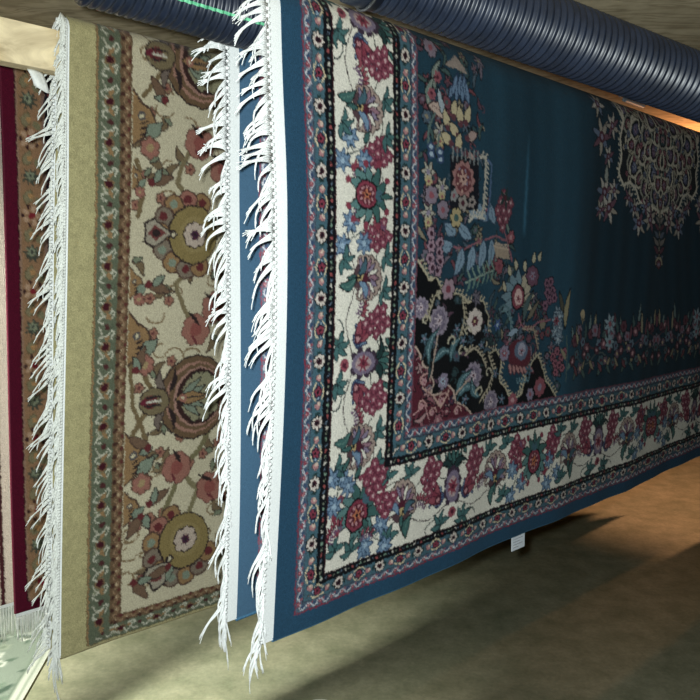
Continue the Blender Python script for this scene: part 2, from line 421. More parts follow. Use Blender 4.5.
def big_flower(f, r, c1, c2, c3, oc=BLK):
    f.flower(0, 0, r, 11, c1, c2, oc, pr=.27, cr=.72)
    for k in range(16):
        a = k * 2.4; q = r * .16 * math.sqrt(k); f.ell(q * math.cos(a), q * math.sin(a), r * .09, r * .09, (c3, c1, LAV)[k % 3], k=6)
    f.star(0, 0, r * .42, 7, c3, MAR)
def comb(f, pts, wd, col, tooth=.012, step=.013):
    """a thin line with small teeth on its outer side"""
    p = np.asarray(pts, float); seg = np.linalg.norm(np.diff(p, axis=0), axis=1); L = np.r_[0, np.cumsum(seg)]
    q = np.arange(0, L[-1], .004); X = np.stack([np.interp(q, L, p[:, 0]), np.interp(q, L, p[:, 1])], 1)
    f.stroke(X, wd, col)
    T = np.gradient(X, axis=0); T /= np.linalg.norm(T, axis=1)[:, None] + 1e-9
    for i in range(2, len(X) - 2, max(1, int(step / .004))):
        n = np.array([-T[i, 1], T[i, 0]]); f.stroke([X[i], X[i] + n * tooth * .6, X[i] + n * tooth + T[i] * .004], .0042, col)
def scroll(f, x, y, r, col, d=1, wd=.004):
    a = np.linspace(0, 4.6, 16); q = r * (1 - a / 6.2); f.stroke(np.stack([x + d * q * np.cos(a), y + q * np.sin(a)], 1), wd, col)

HL, HW = 1.575, 1.280
def paint_blue_rug():
    cv = Canvas(HL, HW, .00155, FIELD)
    # distance from the rug edge, in the proportions of the end borders
    dl = np.array([0, .050, .071, .102, .124, .292, .314, .346, .366]); db = np.array([0, .036, .054, .080, .097, .283, .303, .337, .358])
    X = (np.arange(cv.nx) + .5) * cv.res; Y = (np.arange(cv.ny) + .5) * cv.res
    ext = lambda q, a, b: np.where(q > a[-1], b[-1] + q - a[-1], np.interp(q, a, b))
    D = np.minimum(X[None, :] + 0 * Y[:, None], ext(Y, db, dl)[:, None] + 0 * X[None, :])
    for lo, hi, col in ((0, .048, EDGE), (.048, .0505, (126, 44, 62)), (.0505, .0695, (74, 94, 112)), (.0695, .072, (52, 50, 66)), (.072, .101, TEAL), (.101, .1235, BLK),
                        (.1235, .292, IV), (.292, .314, BLK), (.314, .345, TEAL), (.345, .348, (52, 50, 66)), (.348, .3655, (70, 88, 106)), (.3655, .369, (112, 58, 76))):
        cv.a[(D >= lo) & (D < hi)] = lin(col)
    wl = lambda q: np.stack([q[:, 1], q[:, 0]], 1)                     # end border: along = up, in = right
    wb = lambda q: np.stack([q[:, 0], ext(q[:, 1], dl, db)], 1)        # side border
    mkl = lambda x, y: Fr(cv, x, y, warp=wl)
    mkb = lambda x, y: Fr(cv, x, y, warp=wb)
    isl = X[None, :] < ext(Y, db, dl)[:, None]
    def clipd(lo, hi, side): cv.clip = (D >= lo) & (D < hi) & (isl if side else ~isl)
    for side, mk, ln in ((1, mkl, HW), (0, mkb, HL)):
        clipd(.049, .1235, side); guards(mk, .045, ln, True)
        clipd(.292, .368, side); guards(mk, .31, ln, False)
    cv.clip = (D >= .1245) & (D < .2915)
    border_sequence(cv, mkl, HW, [.52, 1.21]); border_sequence(cv, mkb, HL, [.525, 1.215])
    cv.poly([(.14, .112), (.285, .112), (.285, .27), (.14, .27)], IV)
    palm(Fr(cv, .212, .195, -.75, 1.12)); stars(Fr(cv, .155, .265, .3)); stars(Fr(cv, .275, .135, 1.4)); bunch(Fr(cv, .262, .262)); bunch(Fr(cv, .300, .215), 6)
    leafpair(Fr(cv, .15, .135)); sprig(Fr(cv, .165, .155, .8, .7)); leafpair(Fr(cv, .20, .122)); sprig(Fr(cv, .245, .122, .0, .6), GRN)
    # thin dark outlines of the ivory band
    cv.clip = None
    for d in (.1235, .292):
        m = np.abs(D - d) < .0013; cv.a[m] = lin((60, 20, 30))
    # ---- the field
    cv.clip = D > .369
    f = Fr(cv)
    q = np.random.RandomState(31)
    def filler(n, x0, x1, y0, y1, cols, lim):
        for k in range(n):
            x, y = x0 + q.rand() * (x1 - x0), y0 + q.rand() * (y1 - y0)
            if not lim(x, y): continue
            t_ = q.randint(0, 5); c1, c2 = cols[q.randint(0, len(cols))], cols[q.randint(0, len(cols))]
            if t_ == 0: f.flower(x, y, .010 + .006 * q.rand(), 6, c1, c2, (12, 14, 24))
            elif t_ == 1: f.star(x, y, .012 + .008 * q.rand(), 5, c1, c2, (14, 18, 28), rot=x * 50)
            elif t_ == 2: scroll(f, x, y, .010 + .006 * q.rand(), c1, 1 if k % 2 else -1, .0036)
            else: f.leaf(x, y, q.rand() * 6.28, .03 + .02 * q.rand(), .009, c1, (14, 18, 26), .15)
    cv.clip = D > .369
    dull = [(96, 60, 78), (70, 92, 110), (134, 122, 96), (58, 88, 86), (110, 98, 116), (120, 60, 72), (44, 76, 84)]
    filler(30, .37, .40, .50, .74, dull, lambda x, y: True)
    filler(60, .66, 1.0, .36, .56, dull, lambda x, y: True)
    filler(130, .66, .98, .52, .74, dull, lambda x, y: y < 1.50 - x)
    filler(70, .38, .74, .68, .86, dull, lambda x, y: y > .62 + .1 * (x < .5))
    filler(110, .38, .60, .84, 1.24, dull, lambda x, y: True)
    # corner spandrel: black ground, lace edge
    edge = [(.369, .735), (.385, .722), (.41, .690), (.43, .700), (.455, .672), (.47, .668), (.50, .660), (.535, .655), (.555, .636), (.59, .646), (.622, .636), (.645, .600), (.648, .556), (.640, .525),
            (.655, .505), (.69, .512), (.715, .480), (.705, .435), (.735, .405), (.762, .372), (.80, .385), (.815, .43), (.845, .470), (.872, .486), (.895, .45), (.915, .41), (.94, .388), (.965, .36)]
    f.poly(edge + [(.965, .34), (.36, .34)], (10, 13, 18))
    f.poly([(.769, .358), (.80, .385), (.815, .43), (.845, .468), (.80, .50), (.745, .46), (.738, .41)], FIELD)
    comb(f, edge, .005, (178, 164, 128))
    red = [(.369, .545), (.385, .53), (.40, .50), (.425, .485), (.44, .455), (.43, .43), (.46, .425), (.49, .445), (.515, .43), (.525, .40), (.56, .385), (.59, .358), (.36, .34)]
    f.poly(red, (92, 22, 42)); f.stroke(red[:-1], .005, (190, 160, 140))
    cv.clip = cv.clip & (np.abs(cv.a - lin((92, 22, 42))).sum(-1) < .02); filler(60, .37, .60, .36, .54, [(150, 84, 96), (116, 44, 62), (176, 128, 128), (70, 40, 70)], lambda x, y: True); cv.clip = D > .369
    for x, y, r in ((.405, .462, .022), (.475, .408, .024), (.40, .405, .018), (.44, .385, .016), (.53, .375, .016)):
        scroll(f, x, y, r, (196, 142, 132)); f.flower(x, y, r * .45, 6, PINK, RED)
    f.stroke([(.40, .45), (.44, .425), (.47, .395), (.50, .43)], .005, (196, 150, 132)); f.stroke([(.375, .39), (.41, .41), (.43, .37)], .004, (190, 130, 130))
    filler(46, .40, .66, .44, .66, [(58, 84, 100), (92, 60, 80), (36, 66, 70), (104, 96, 112)], lambda x, y: y > .86 - x)
    for x, y, r, rot in ((.450, .598, .036, 0), (.590, .455, .036, .3), (.672, .378, .032, 0), (.385, .63, .026, 0)):
        big_flower(Fr(cv, x, y, rot, 1, warp=None), r, (146, 130, 150), (112, 98, 122), (190, 170, 180))
    f.flower(.588, .590, .033, 8, (206, 188, 176), ROSE, BLK, pr=.36); f.star(.588, .590, .017, 6, MAR, GOLD)
    f.flower(.475, .455, .020, 7, LAV, ROSE, BLK); f.star(.475, .455, .012, 6, SKY, MAR)
    for x, y, a, L in ((.42, .50, 1.2, .085), (.435, .50, .25, .075), (.50, .50, .9, .07), (.53, .40, .9, .09), (.53, .41, 0.1, .08), (.62, .40, 2.2, .06)):
        f.leaf(x, y, a, L, .020, (58, 104, 114), (16, 40, 44), .22, (130, 170, 176))
    f.stroke([(.43, .47), (.438, .52), (.448, .565)], .005, (176, 150, 130)); f.stroke([(.515, .41), (.55, .435), (.575, .45)], .005, (176, 150, 130))
    for x, y, r, d in ((.402, .60, .016, 1), (.505, .545, .017, -1), (.54, .52, .017, 1), (.62, .41, .018, -1), (.655, .455, .016, 1), (.56, .565, .015, 1), (.45, .655, .016, 1)):
        scroll(f, x, y, r, (176, 166, 136), d, .0055)
    comb(f, [(.405, .60), (.43, .655), (.475, .668)], .004, (170, 156, 122), .009); comb(f, [(.535, .655), (.548, .60), (.53, .55)], .0045, (170, 156, 122), .01); comb(f, [(.555, .51), (.59, .525), (.625, .50), (.645, .47)], .0045, (176, 160, 128), .01)
    comb(f, [(.655, .50), (.68, .46), (.66, .42), (.62, .385)], .005, (176, 160, 128), .011)
    for x, y in ((.40, .56), (.52, .575), (.545, .545), (.635, .565), (.62, .53), (.69, .45), (.72, .38), (.56, .40)):
        f.star(x, y, .016, 5, (70, 106, 126), LAV, BLK, rot=x * 9)
    f.flower(.885, .395, .028, 8, ROSE, LAV, BLK); f.flower(.84, .38, .018, 6, LAV, ROSE, BLK); f.flower(.765, .352 + .02, .02, 7, ROSE, PINK)
    # flower sprays on the blue ground beside the corner
    red_stem = (150, 84, 100)
    f.stroke(np.array([(.745, .74), (.715, .795), (.690, .835), (.660, .855), (.62, .862), (.57, .850)]), .006, red_stem)
    f.stroke([(.715, .79), (.66, .80), (.60, .785), (.54, .765), (.49, .768)], .005, red_stem)
    for x, y, a, L in ((.62, .835, 2.35, .062), (.585, .838, 2.3, .058), (.655, .83, 2.0, .05), (.56, .79, 2.5, .07), (.49, .768, 3.0, .055), (.53, .765, -2.0, .07), (.57, .772, -1.9, .066), (.61, .788, -1.8, .075), (.645, .79, -1.7, .066), (.50, .80, 2.7, .05)):
        f.leaf(x, y, a, L, .028, (112, 146, 170), (36, 62, 88), .08, (62, 92, 120))
    for x, y in ((.412, .795), (.412, .768), (.442, .775), (.440, .755), (.410, .740), (.445, .735), (.438, .712), (.418, .72)):
        f.flower(x, y, .0145, 6, (160, 122, 140), (60, 22, 44), (30, 26, 50), cr=.42)
    f.stroke([(.425, .70), (.428, .76), (.42, .81)], .003, (70, 60, 80))
    f.stroke([(.545, .684), (.60, .70), (.685, .722)], .004, (126, 152, 134))
    for k in range(7):
        x = .565 + k * .019; y = .690 + k * .0052
        f.leaf(x, y, 2.1, .034, .007, (108, 140, 126)); f.leaf(x, y, -2.0, .034, .007, (88, 126, 116))
    f.poly([(.655, .776), (.668, .748), (.735, .742), (.725, .768)], (170, 146, 118)); comb(f, [(.655, .776), (.69, .77), (.73, .768)], .004, (196, 170, 140), .01, .009)
    f.flower(.685, .724, .02, 7, ROSE, RED, BLK); f.flower(.735, .80, .018, 6, ROSE, PINK, BLK); f.leaf(.725, .81, 2.0, .045, .012, (100, 130, 120), BLK)
    bg = f.sub(.693, .862, 0, 1.15); bunch(bg); f.star(.70, .895, .03, 5, DGRN, MAR)
    f.flower(.480, .670, .026, 6, (160, 128, 142), RED, BLK)
    # large upright palmette
    for a in np.linspace(-.5, 3.64, 9): f.leaf(.775 + .012 * math.cos(a), .645 + .014 * math.sin(a), a, .062, .026, (100, 134, 148) if math.cos(a) < .2 else (168, 156, 128), (22, 40, 62))
    f.ell(.775, .645, .030, .036, BLK); f.ell(.775, .645, .025, .031, RED); f.ell(.777, .645, .016, .022, (206, 164, 156)); f.star(.777, .64, .012, 5, ROSE, MAR)
    for x, y in ((.74, .70), (.765, .715), (.80, .712), (.835, .735), (.86, .74), (.72, .66)): f.leaf(x, y, 1.7 - (x - .77) * 6, .03, .015, (176, 166, 130), BLK)
    f.flower(.835, .700, .028, 8, (110, 66, 90), MAR, BLK); f.star(.835, .700, .016, 6, LAV, RED)
    f.stroke([(.78, .60), (.79, .57), (.82, .555), (.87, .575), (.93, .58)], .005, red_stem); f.stroke([(.79, .57), (.76, .545), (.73, .52)], .005, red_stem)
    f.leaf(.80, .58, 1.1, .09, .018, (66, 92, 92), BLK, .1); f.leaf(.815, .58, .8, .08, .014, (110, 100, 80), BLK)
    comb(f, [(.80, .56), (.85, .555), (.872, .50)], .005, (158, 136, 110), .009); f.stroke(arc(.715, .575, .035, .05, .2, 2.2), .007, (70, 110, 120)); comb(f, arc(.715, .56, .035, .05, 1.8, -.6), .004, (90, 130, 136), .008)
    # red/pink boteh below it
    f.ell(.788, .492, .052, .038, (96, 30, 46), -.3); f.ell(.795, .502, .028, .026, (86, 104, 130)); f.ell(.797, .505, .016, .018, (150, 150, 170)); f.star(.797, .5, .012, 5, RED, BLK)
    for k in range(7): f.leaf(.748 + k * .014, .468 - .002 * k, -1.3 + k * .1, .028, .010, (172, 112, 108), MAR)
    f.flower(.725, .50, .022, 7, LAV, BLK, (30, 30, 50)); f.star(.725, .5, .014, 6, ROSE, SKY); f.leaf(.735, .545, .3, .05, .016, (130, 156, 178), BLK)
    f.star(.69, .575, .018, 6, (50, 88, 150), SKY); f.star(.83, .445, .02, 5, (60, 100, 120), DGRN)
    for k in range(4): f.stroke(arc(.785 + k * .014, .428, .006, .012, 3.2, 6.2, 6), .004, (86, 128, 140))
    # blossoms along the lower field
    for x, y in ((.905, .68), (.925, .685), (.935, .66), (.91, .655), (.92, .635), (.945, .64), (.90, .62)): f.flower(x, y, .015, 6, (132, 84, 110), (52, 22, 50), (30, 24, 46))
    for k in range(8): f.star(.965 + .012 * math.sin(k * 2.2), .60 - .011 * k, .021, 6, (118, 144, 160), (160, 176, 186), (40, 62, 84), rot=k)
    f.star(.958, .575, .017, 6, RED, MAR); f.leaf(1.0, .555, 1.35, .11, .020, (150, 138, 96), BLK, .05); f.leaf(.99, .60, 1.9, .06, .016, (80, 76, 60), BLK)
    for x, y in ((.945, .475), (.965, .490), (.985, .470), (.955, .455), (.975, .450), (1.0, .485), (.99, .44), (.96, .43)): f.flower(x, y, .013, 6, (150, 80, 98), (60, 22, 44), (30, 20, 36))
    f.stroke([(1.01, .40), (1.015, .47), (1.01, .53)], .005, (70, 100, 96)); f.leaf(1.01, .46, 2.2, .05, .012, (140, 130, 96)); f.leaf(1.012, .43, .8, .05, .012, (84, 116, 110))
    q = np.random.RandomState(5)
    xs = np.arange(1.05, 1.60, .024)
    f.stroke(wave(1.03, 1.6, .50, .018, .21), .005, (84, 50, 62)); f.stroke(wave(1.03, 1.6, .455, .016, .16, 1), .0045, (70, 84, 84))
    for i, x in enumerate(xs):
        h = .57 - .02 * math.sin(i * 1.1)
        f.leaf(x, h - .07 + q.rand() * .03, 1.3 + q.rand() * .6, .045 + q.rand() * .03, .013, [(96, 124, 124), (150, 140, 104), (112, 60, 76), (60, 92, 92)][i % 4], BLK)
        f.flower(x + .008, .515 + .03 * math.sin(i * 1.7), .015 + q.rand() * .006, 6, [(100, 54, 70), (122, 104, 124), (86, 112, 132), (106, 60, 76)][i % 4], [MAR, RED, (60, 30, 60), PINK][i % 4], (20, 18, 30))
        f.flower(x - .006, .455 + .025 * math.sin(i * 2.3), .013 + q.rand() * .004, 6, [(84, 46, 62), (62, 94, 104), (108, 84, 102)][i % 3], [PINK, MAR, GOLD][i % 3], (20, 18, 30))
        f.leaf(x, .40 + .01 * (i % 3), 1.0 + 1.2 * (i % 2), .04, .012, [(64, 94, 90), (110, 56, 66), (138, 124, 92)][i % 3], BLK)
    f.star(1.26, .555, .035, 7, (130, 156, 168), ROSE, (40, 60, 80)); f.star(1.26, .50, .03, 7, (120, 148, 160), RED); f.ell(1.10, .59, .013, .015, (186, 164, 116)); f.star(1.10, .575, .014, 4, (150, 130, 90), BLK)
    # sprays beside the fold, left of the medallion
    for x, y, s_ in ((.415, 1.20, 0), (.425, 1.14, 1), (.44, 1.02, 2), (.405, 1.10, 1), (.41, .88, 0), (.40, .84, 2), (.445, .90, 2), (.40, .93, 2), (.45, .85, 0)):
        if s_ == 0: f.flower(x, y, .022, 7, (130, 112, 130), ROSE, BLK)
        elif s_ == 1: f.leaf(x, y - .03, 1.3, .07, .02, (108, 128, 118), BLK, .15, (160, 160, 140)); f.flower(x + .01, y, .014, 6, ROSE, MAR)
        else: f.star(x, y, .024, 6, (166, 160, 142), LAV, BLK); f.flower(x, y - .02, .012, 6, (176, 156, 96), ROSE)
    f.leaf(.405, 1.075, -.35, .075, .03, (186, 158, 140), (70, 40, 46), .1, (120, 80, 76)); f.poly([(.46, 1.17), (.50, 1.20), (.545, 1.165), (.50, 1.17)], (148, 130, 118))
    for k in range(7): f.leaf(.475 + .012 * k, 1.10 + .012 * (k % 2), 1.1 + .12 * k, .05, .012, (92, 128, 164), (26, 50, 84))
    f.leaf(.455, 1.06, 1.9, .06, .016, (150, 168, 178), BLK); f.stroke([(.40, .99), (.405, 1.03), (.425, 1.06)], .006, (84, 112, 106)); f.stroke([(.43, .985), (.44, 1.02)], .006, (84, 112, 106))
    for x, y, a in ((.47, 1.035, 1.9), (.49, 1.06, 1.4), (.515, 1.05, 1.7), (.535, 1.055, 1.2), (.505, 1.02, 2.4), (.54, 1.02, .4), (.48, 1.0, 2.6), (.535, .985, -.4), (.50, .99, 1.2)):
        f.leaf(x, y, a, .042, .024, (190, 172, 122) if a > 1 else (170, 140, 130), (30, 22, 34)); f.ell(x, y, .010, .009, (100, 50, 62), k=8)
    for k in range(4): f.ell(.41 + .03 * (k % 2), .985 - .008 * k, .013, .010, (40, 70, 110)); f.ell(.41 + .03 * (k % 2), .985 - .008 * k, .007, .005, SKY)
    f.poly([(.475, .975), (.585, .975), (.585, .855), (.475, .855)], (20, 22, 34))
    for k in range(7): f.stroke([(.485 + k * .016, .965), (.485 + k * .016, .995)], .005, (120, 128, 130))
    big_flower(Fr(cv, .525, .925), .044, (164, 108, 104), (112, 46, 54), (196, 150, 130)); f.flower(.525, .870, .02, 5, (150, 140, 130), MAR, BLK); f.flower(.49, .885, .015, 5, (140, 140, 140), ROSE); f.flower(.56, .875, .015, 5, (150, 136, 130), BLK)
    comb(f, [(.590, .985), (.612, .985), (.61, .94), (.606, .88), (.60, .845)], .007, (176, 170, 152), .011, .012); f.stroke([(.62, .98), (.635, .97), (.63, .90), (.622, .84)], .006, (66, 100, 140))
    f.flower(.50, .835, .024, 6, (176, 156, 96), GRN, BLK); comb(f, [(.55, .83), (.575, .845), (.61, .838)], .006, (190, 184, 166), .014, .01)
    # ---- the medallion around the middle of the rug (upper right of the half)
    ring = [(1.18, HW), (1.195, 1.20), (1.235, 1.17), (1.255, 1.12), (1.29, 1.075), (1.30, 1.02), (1.335, .985), (1.38, 1.00), (1.41, .965), (1.455, .95), (1.485, .925), (1.53, .935), (1.575, .90)]
    lace = (196, 186, 160)
    f.poly([(1.285, HW)] + [(1.30, 1.20), (1.285, 1.13), (1.30, 1.08), (1.29, 1.02), (1.33, .985), (1.40, .995), (1.44, .945), (1.50, .915), (1.575, .93), (1.60, HW)], (26, 34, 40))
    k_ = 0
    for ring_, (rr_, cnt) in enumerate(((.285, 13), (.225, 10), (.165, 8), (.105, 5), (.045, 3))):
        for m_ in range(cnt):
            a_ = math.pi + math.pi * .5 * (m_ + .5 * (ring_ % 2 == 0)) / (cnt - .5) ; k_ += 1
            jx, jy = .012 * math.sin(k_ * 5.1), .012 * math.cos(k_ * 3.7)
            x = 1.578 + rr_ * .92 * math.cos(a_) + jx; y = 1.265 + rr_ * 1.08 * math.sin(a_) + jy; g = f.sub(x, y, a_ - math.pi / 2 + .3 * math.sin(k_ * 2.2), .85 + .35 * ((k_ * 7) % 5) / 5)
            colr = [(110, 36, 52), (70, 76, 112), (88, 62, 92), (36, 70, 78), (120, 60, 70)][(k_ * 3) % 5]
            g.poly([(-.026, -.03), (-.032, .0), (-.024, .026), (0, .040), (.024, .026), (.032, 0), (.026, -.03), (0, -.022)], lace if k_ % 3 else (150, 148, 132))
            g.poly([(-.019, -.022), (-.024, .0), (-.018, .019), (0, .031), (.018, .019), (.024, 0), (.019, -.022), (0, -.014)], (20, 26, 34))
            g.ell(0, .002, .015, .020, colr); g.star(0, .002, .014, 6, [(158, 112, 116), (126, 136, 164), (136, 110, 140)][k_ % 3], (40, 20, 34), rot=k_)
            g.leaf(.026, -.030, 1.0, .03, .011, (166, 158, 130), BLK); g.leaf(-.026, -.030, 2.2, .03, .011, (70, 106, 100), BLK); g.flower(.0, .046, .010, 5, [(150, 80, 96), (186, 176, 150), (90, 116, 146)][k_ % 3], MAR, BLK)
    comb(f, [(1.30, HW), (1.30, 1.18), (1.285, 1.12), (1.30, 1.07), (1.285, 1.02), (1.32, .985), (1.36, .998), (1.40, .985), (1.43, .945), (1.47, .925), (1.51, .935), (1.575, .915)][::-1], .009, (204, 194, 168), .014, .016)
    for x, y, r in ((1.175, 1.11, .05), (1.235, 1.15, .035), (1.22, 1.06, .03), (1.15, 1.20, .035), (1.21, .955, .045), (1.24, .91, .045), (1.19, .90, .028), (1.265, .965, .03), (1.43, .875, .04), (1.40, .92, .03), (1.36, .95, .03), (1.50, .89, .04), (1.47, .93, .03)):
        for a in np.linspace(0, 6.28, 8)[:-1]:
            f.leaf(x, y, a + x * 7, r * 1.15, r * .36, [(182, 174, 162), (116, 70, 90), (92, 112, 142), (160, 150, 134)][int(a * 3 + x * 10) % 4], (18, 18, 28))
        f.ell(x, y, r * .35, r * .35, (88, 34, 52)); f.ell(x, y, r * .15, r * .15, LAV)
    f.leaf(1.215, .985, 1.6, .05, .022, (150, 156, 146), BLK); f.stroke([(1.575, .92), (1.575, .74)], .012, (58, 66, 66)); f.stroke([(1.572, .93), (1.572, .74)], .004, (140, 130, 110))
    for k in range(6):
        y = .885 - k * .026; L = .055 - abs(k - 3) * .007
        f.leaf(1.572, y, math.pi - .5, L, .016, [(126, 118, 112), (100, 52, 70), (84, 100, 122)][k % 3], BLK)
    f.leaf(1.572, .77, -2.3, .04, .02, (166, 150, 120), BLK); f.flower(1.57, .745, .016, 5, (110, 56, 70), LAV, BLK)
    cv.clip = None
    g = cv.a @ np.array([.25, .6, .15], np.float32)
    mixf = np.where(D > .369, .30, np.where(D > .05, .16, 0.0))[..., None].astype(np.float32)
    cv.a += mixf * (g[..., None] * np.array([1.0, 1.0, 1.04], np.float32) - cv.a)
    # nap sheen painted as lighter and darker bands, and one rubbed pile crease in the plain blue ground
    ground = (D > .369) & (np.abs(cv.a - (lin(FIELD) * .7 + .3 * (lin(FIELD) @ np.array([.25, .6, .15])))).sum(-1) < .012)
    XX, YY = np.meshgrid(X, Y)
    sheen_crease = .30 * np.exp(-((XX - .66) / .07) ** 2) + .5 * np.exp(-((XX - .97) / .10) ** 2) - .30 * np.clip((XX - 1.08) / .06, 0, 1) + .08 * np.sin(XX * 70 + 2 * np.sin(YY * 5))
    sheen_crease += 1.6 * np.exp(-((XX - .795 - .02 * (YY - .9)) / .006) ** 2) * np.clip((YY - .80) / .03, 0, 1) * np.clip((1.08 - YY) / .12, 0, 1)
    cv.a[ground] *= (1 + sheen_crease[ground])[:, None].astype(np.float32)
    return cv

# --- olive / ivory rug
CHL, CHW = 1.90, 1.352
G_GOLD = (166, 158, 116); G_GRN = (90, 96, 78); G_BRN = (98, 78, 58); G_IV = (186, 177, 151); G_DK = (44, 34, 34); G_RED = (92, 42, 44); G_TAN = (136, 108, 76); G_SG = (118, 128, 112); G_ROSE = (142, 98, 86)
def crown(f, s=1.0):
    """big crowned palmette pointing down local -x"""
    g = f.sub(0, 0, 0, s)
    g.ell(.02, 0, .098, .102, G_DK); g.ell(.02, 0, .094, .098, G_BRN); 
    g.ell(.023, 0, .082, .086, (148, 112, 98)); g.ell(.026, 0, .076, .080, G_BRN); g.ell(.030, 0, .068, .072, (150, 116, 104)); g.ell(.032, 0, .063, .067, (52, 34, 32)); g.ell(.036, 0, .054, .058, (134, 130, 104))
    for k in range(7):
        a = -1.9 + k * .63; g.ell(.036 + .044 * math.cos(a), .046 * math.sin(a), .016, .016, (134, 130, 104)); g.stroke(arc(.036 + .046 * math.cos(a), .048 * math.sin(a), .014, .014, a - 1.3, a + 1.3, 7), .0032, G_DK)
    for a in (-.7, -.35, .35, .7): g.leaf(-.02, 0, a, .07, .016, G_SG, G_DK)
    g.leaf(-.03, 0, 0, .085, .026, G_TAN, G_DK); g.stroke([(0, 0), (.045, 0)], .004, (40, 40, 44)); g.ell(-.012, 0, .010, .010, G_ROSE); g.ell(-.012, 0, .004, .004, (190, 176, 150))
    for sy in (-1, 1):
        g.leaf(-.050, sy * .016, sy * 1.35, .062, .014, G_DK, None, -.12 * sy); g.leaf(-.062, sy * .026, sy * 1.8, .045, .016, (104, 92, 84), G_DK, .2 * sy)
    g.ell(-.085, 0, .038, .034, G_DK); g.ell(-.085, 0, .035, .031, (110, 98, 74)); g.ell(-.096, 0, .018, .016, G_RED)
    for y in (-.010, 0, .010): g.stroke([(-.104, y), (-.070, y)], .005, (40, 34, 36) if y else (186, 182, 168))
    g.ell(-.112, 0, .008, .008, (92, 34, 46))
def roundel(f, s=1.0):
    g = f.sub(0, 0, 0, s)
    for a in np.linspace(1.2, 5.08, 9):
        g.ell(.075 * math.cos(a), .078 * math.sin(a), .026, .026, (76, 56, 48)); g.ell(.075 * math.cos(a), .078 * math.sin(a), .022, .022, [G_TAN, (118, 106, 92), G_ROSE][int(a * 3) % 3]); g.ell(.078 * math.cos(a), .080 * math.sin(a), .010, .010, G_RED if int(a * 3) % 2 else G_SG)
    g.ell(.008, 0, .066, .070, G_DK); g.ell(.009, 0, .062, .066, (128, 112, 72)); g.ell(.012, 0, .040, .042, (136, 120, 80))
    g.flower(.012, 0, .030, 8, (176, 160, 146), G_RED, G_DK); g.star(.012, 0, .016, 6, (62, 36, 56), G_DK)
    g.poly([(-.045, 0), (-.09, .034), (-.118, .022), (-.112, 0), (-.118, -.022), (-.09, -.034)], G_DK); g.poly([(-.05, 0), (-.088, .029), (-.112, .018), (-.107, 0), (-.112, -.018), (-.088, -.029)], (148, 140, 124))
    g.poly([(-.06, 0), (-.088, .018), (-.105, 0), (-.088, -.018)], (102, 56, 54)); g.ell(-.085, 0, .010, .010, G_DK); g.ell(-.043, 0, .010, .010, G_DK); g.ell(-.043, 0, .0045, .0045, (186, 176, 150))
def half_flower(f):
    f.poly([(-.06, 0), (-.035, .03), (-.03, .05), (0, .062), (.03, .05), (.04, .028), (.075, 0)], (70, 54, 46)); f.poly([(-.054, 0), (-.03, .03), (0, .056), (.028, .044), (.036, .024), (.068, 0)], G_TAN)
    f.leaf(-.03, .035, .9, .05, .03, G_SG, G_DK); f.flower(-.055, .045, .024, 6, G_ROSE, (150, 130, 96), (84, 60, 50)); f.ell(.012, .024, .010, .010, (80, 76, 76)); f.ell(.012, .024, .005, .005, (190, 180, 150))
    for k in range(3): f.leaf(-.03 + .012 * k, .02, 1.2, .024, .006, G_DK)
def side_bloom(f):
    for a in np.linspace(0, 6.28, 8)[:-1]: f.ell(.022 * math.cos(a), .022 * math.sin(a), .018, .018, (92, 60, 54))
    for a in np.linspace(0, 6.28, 8)[:-1]: f.ell(.022 * math.cos(a), .022 * math.sin(a), .0155, .0155, G_ROSE)
    f.ell(0, 0, .016, .016, (128, 74, 68)); f.leaf(.01, -.01, .8, .05, .010, G_DK); f.leaf(-.012, .012, 3.8, .03, .008, (100, 48, 52))
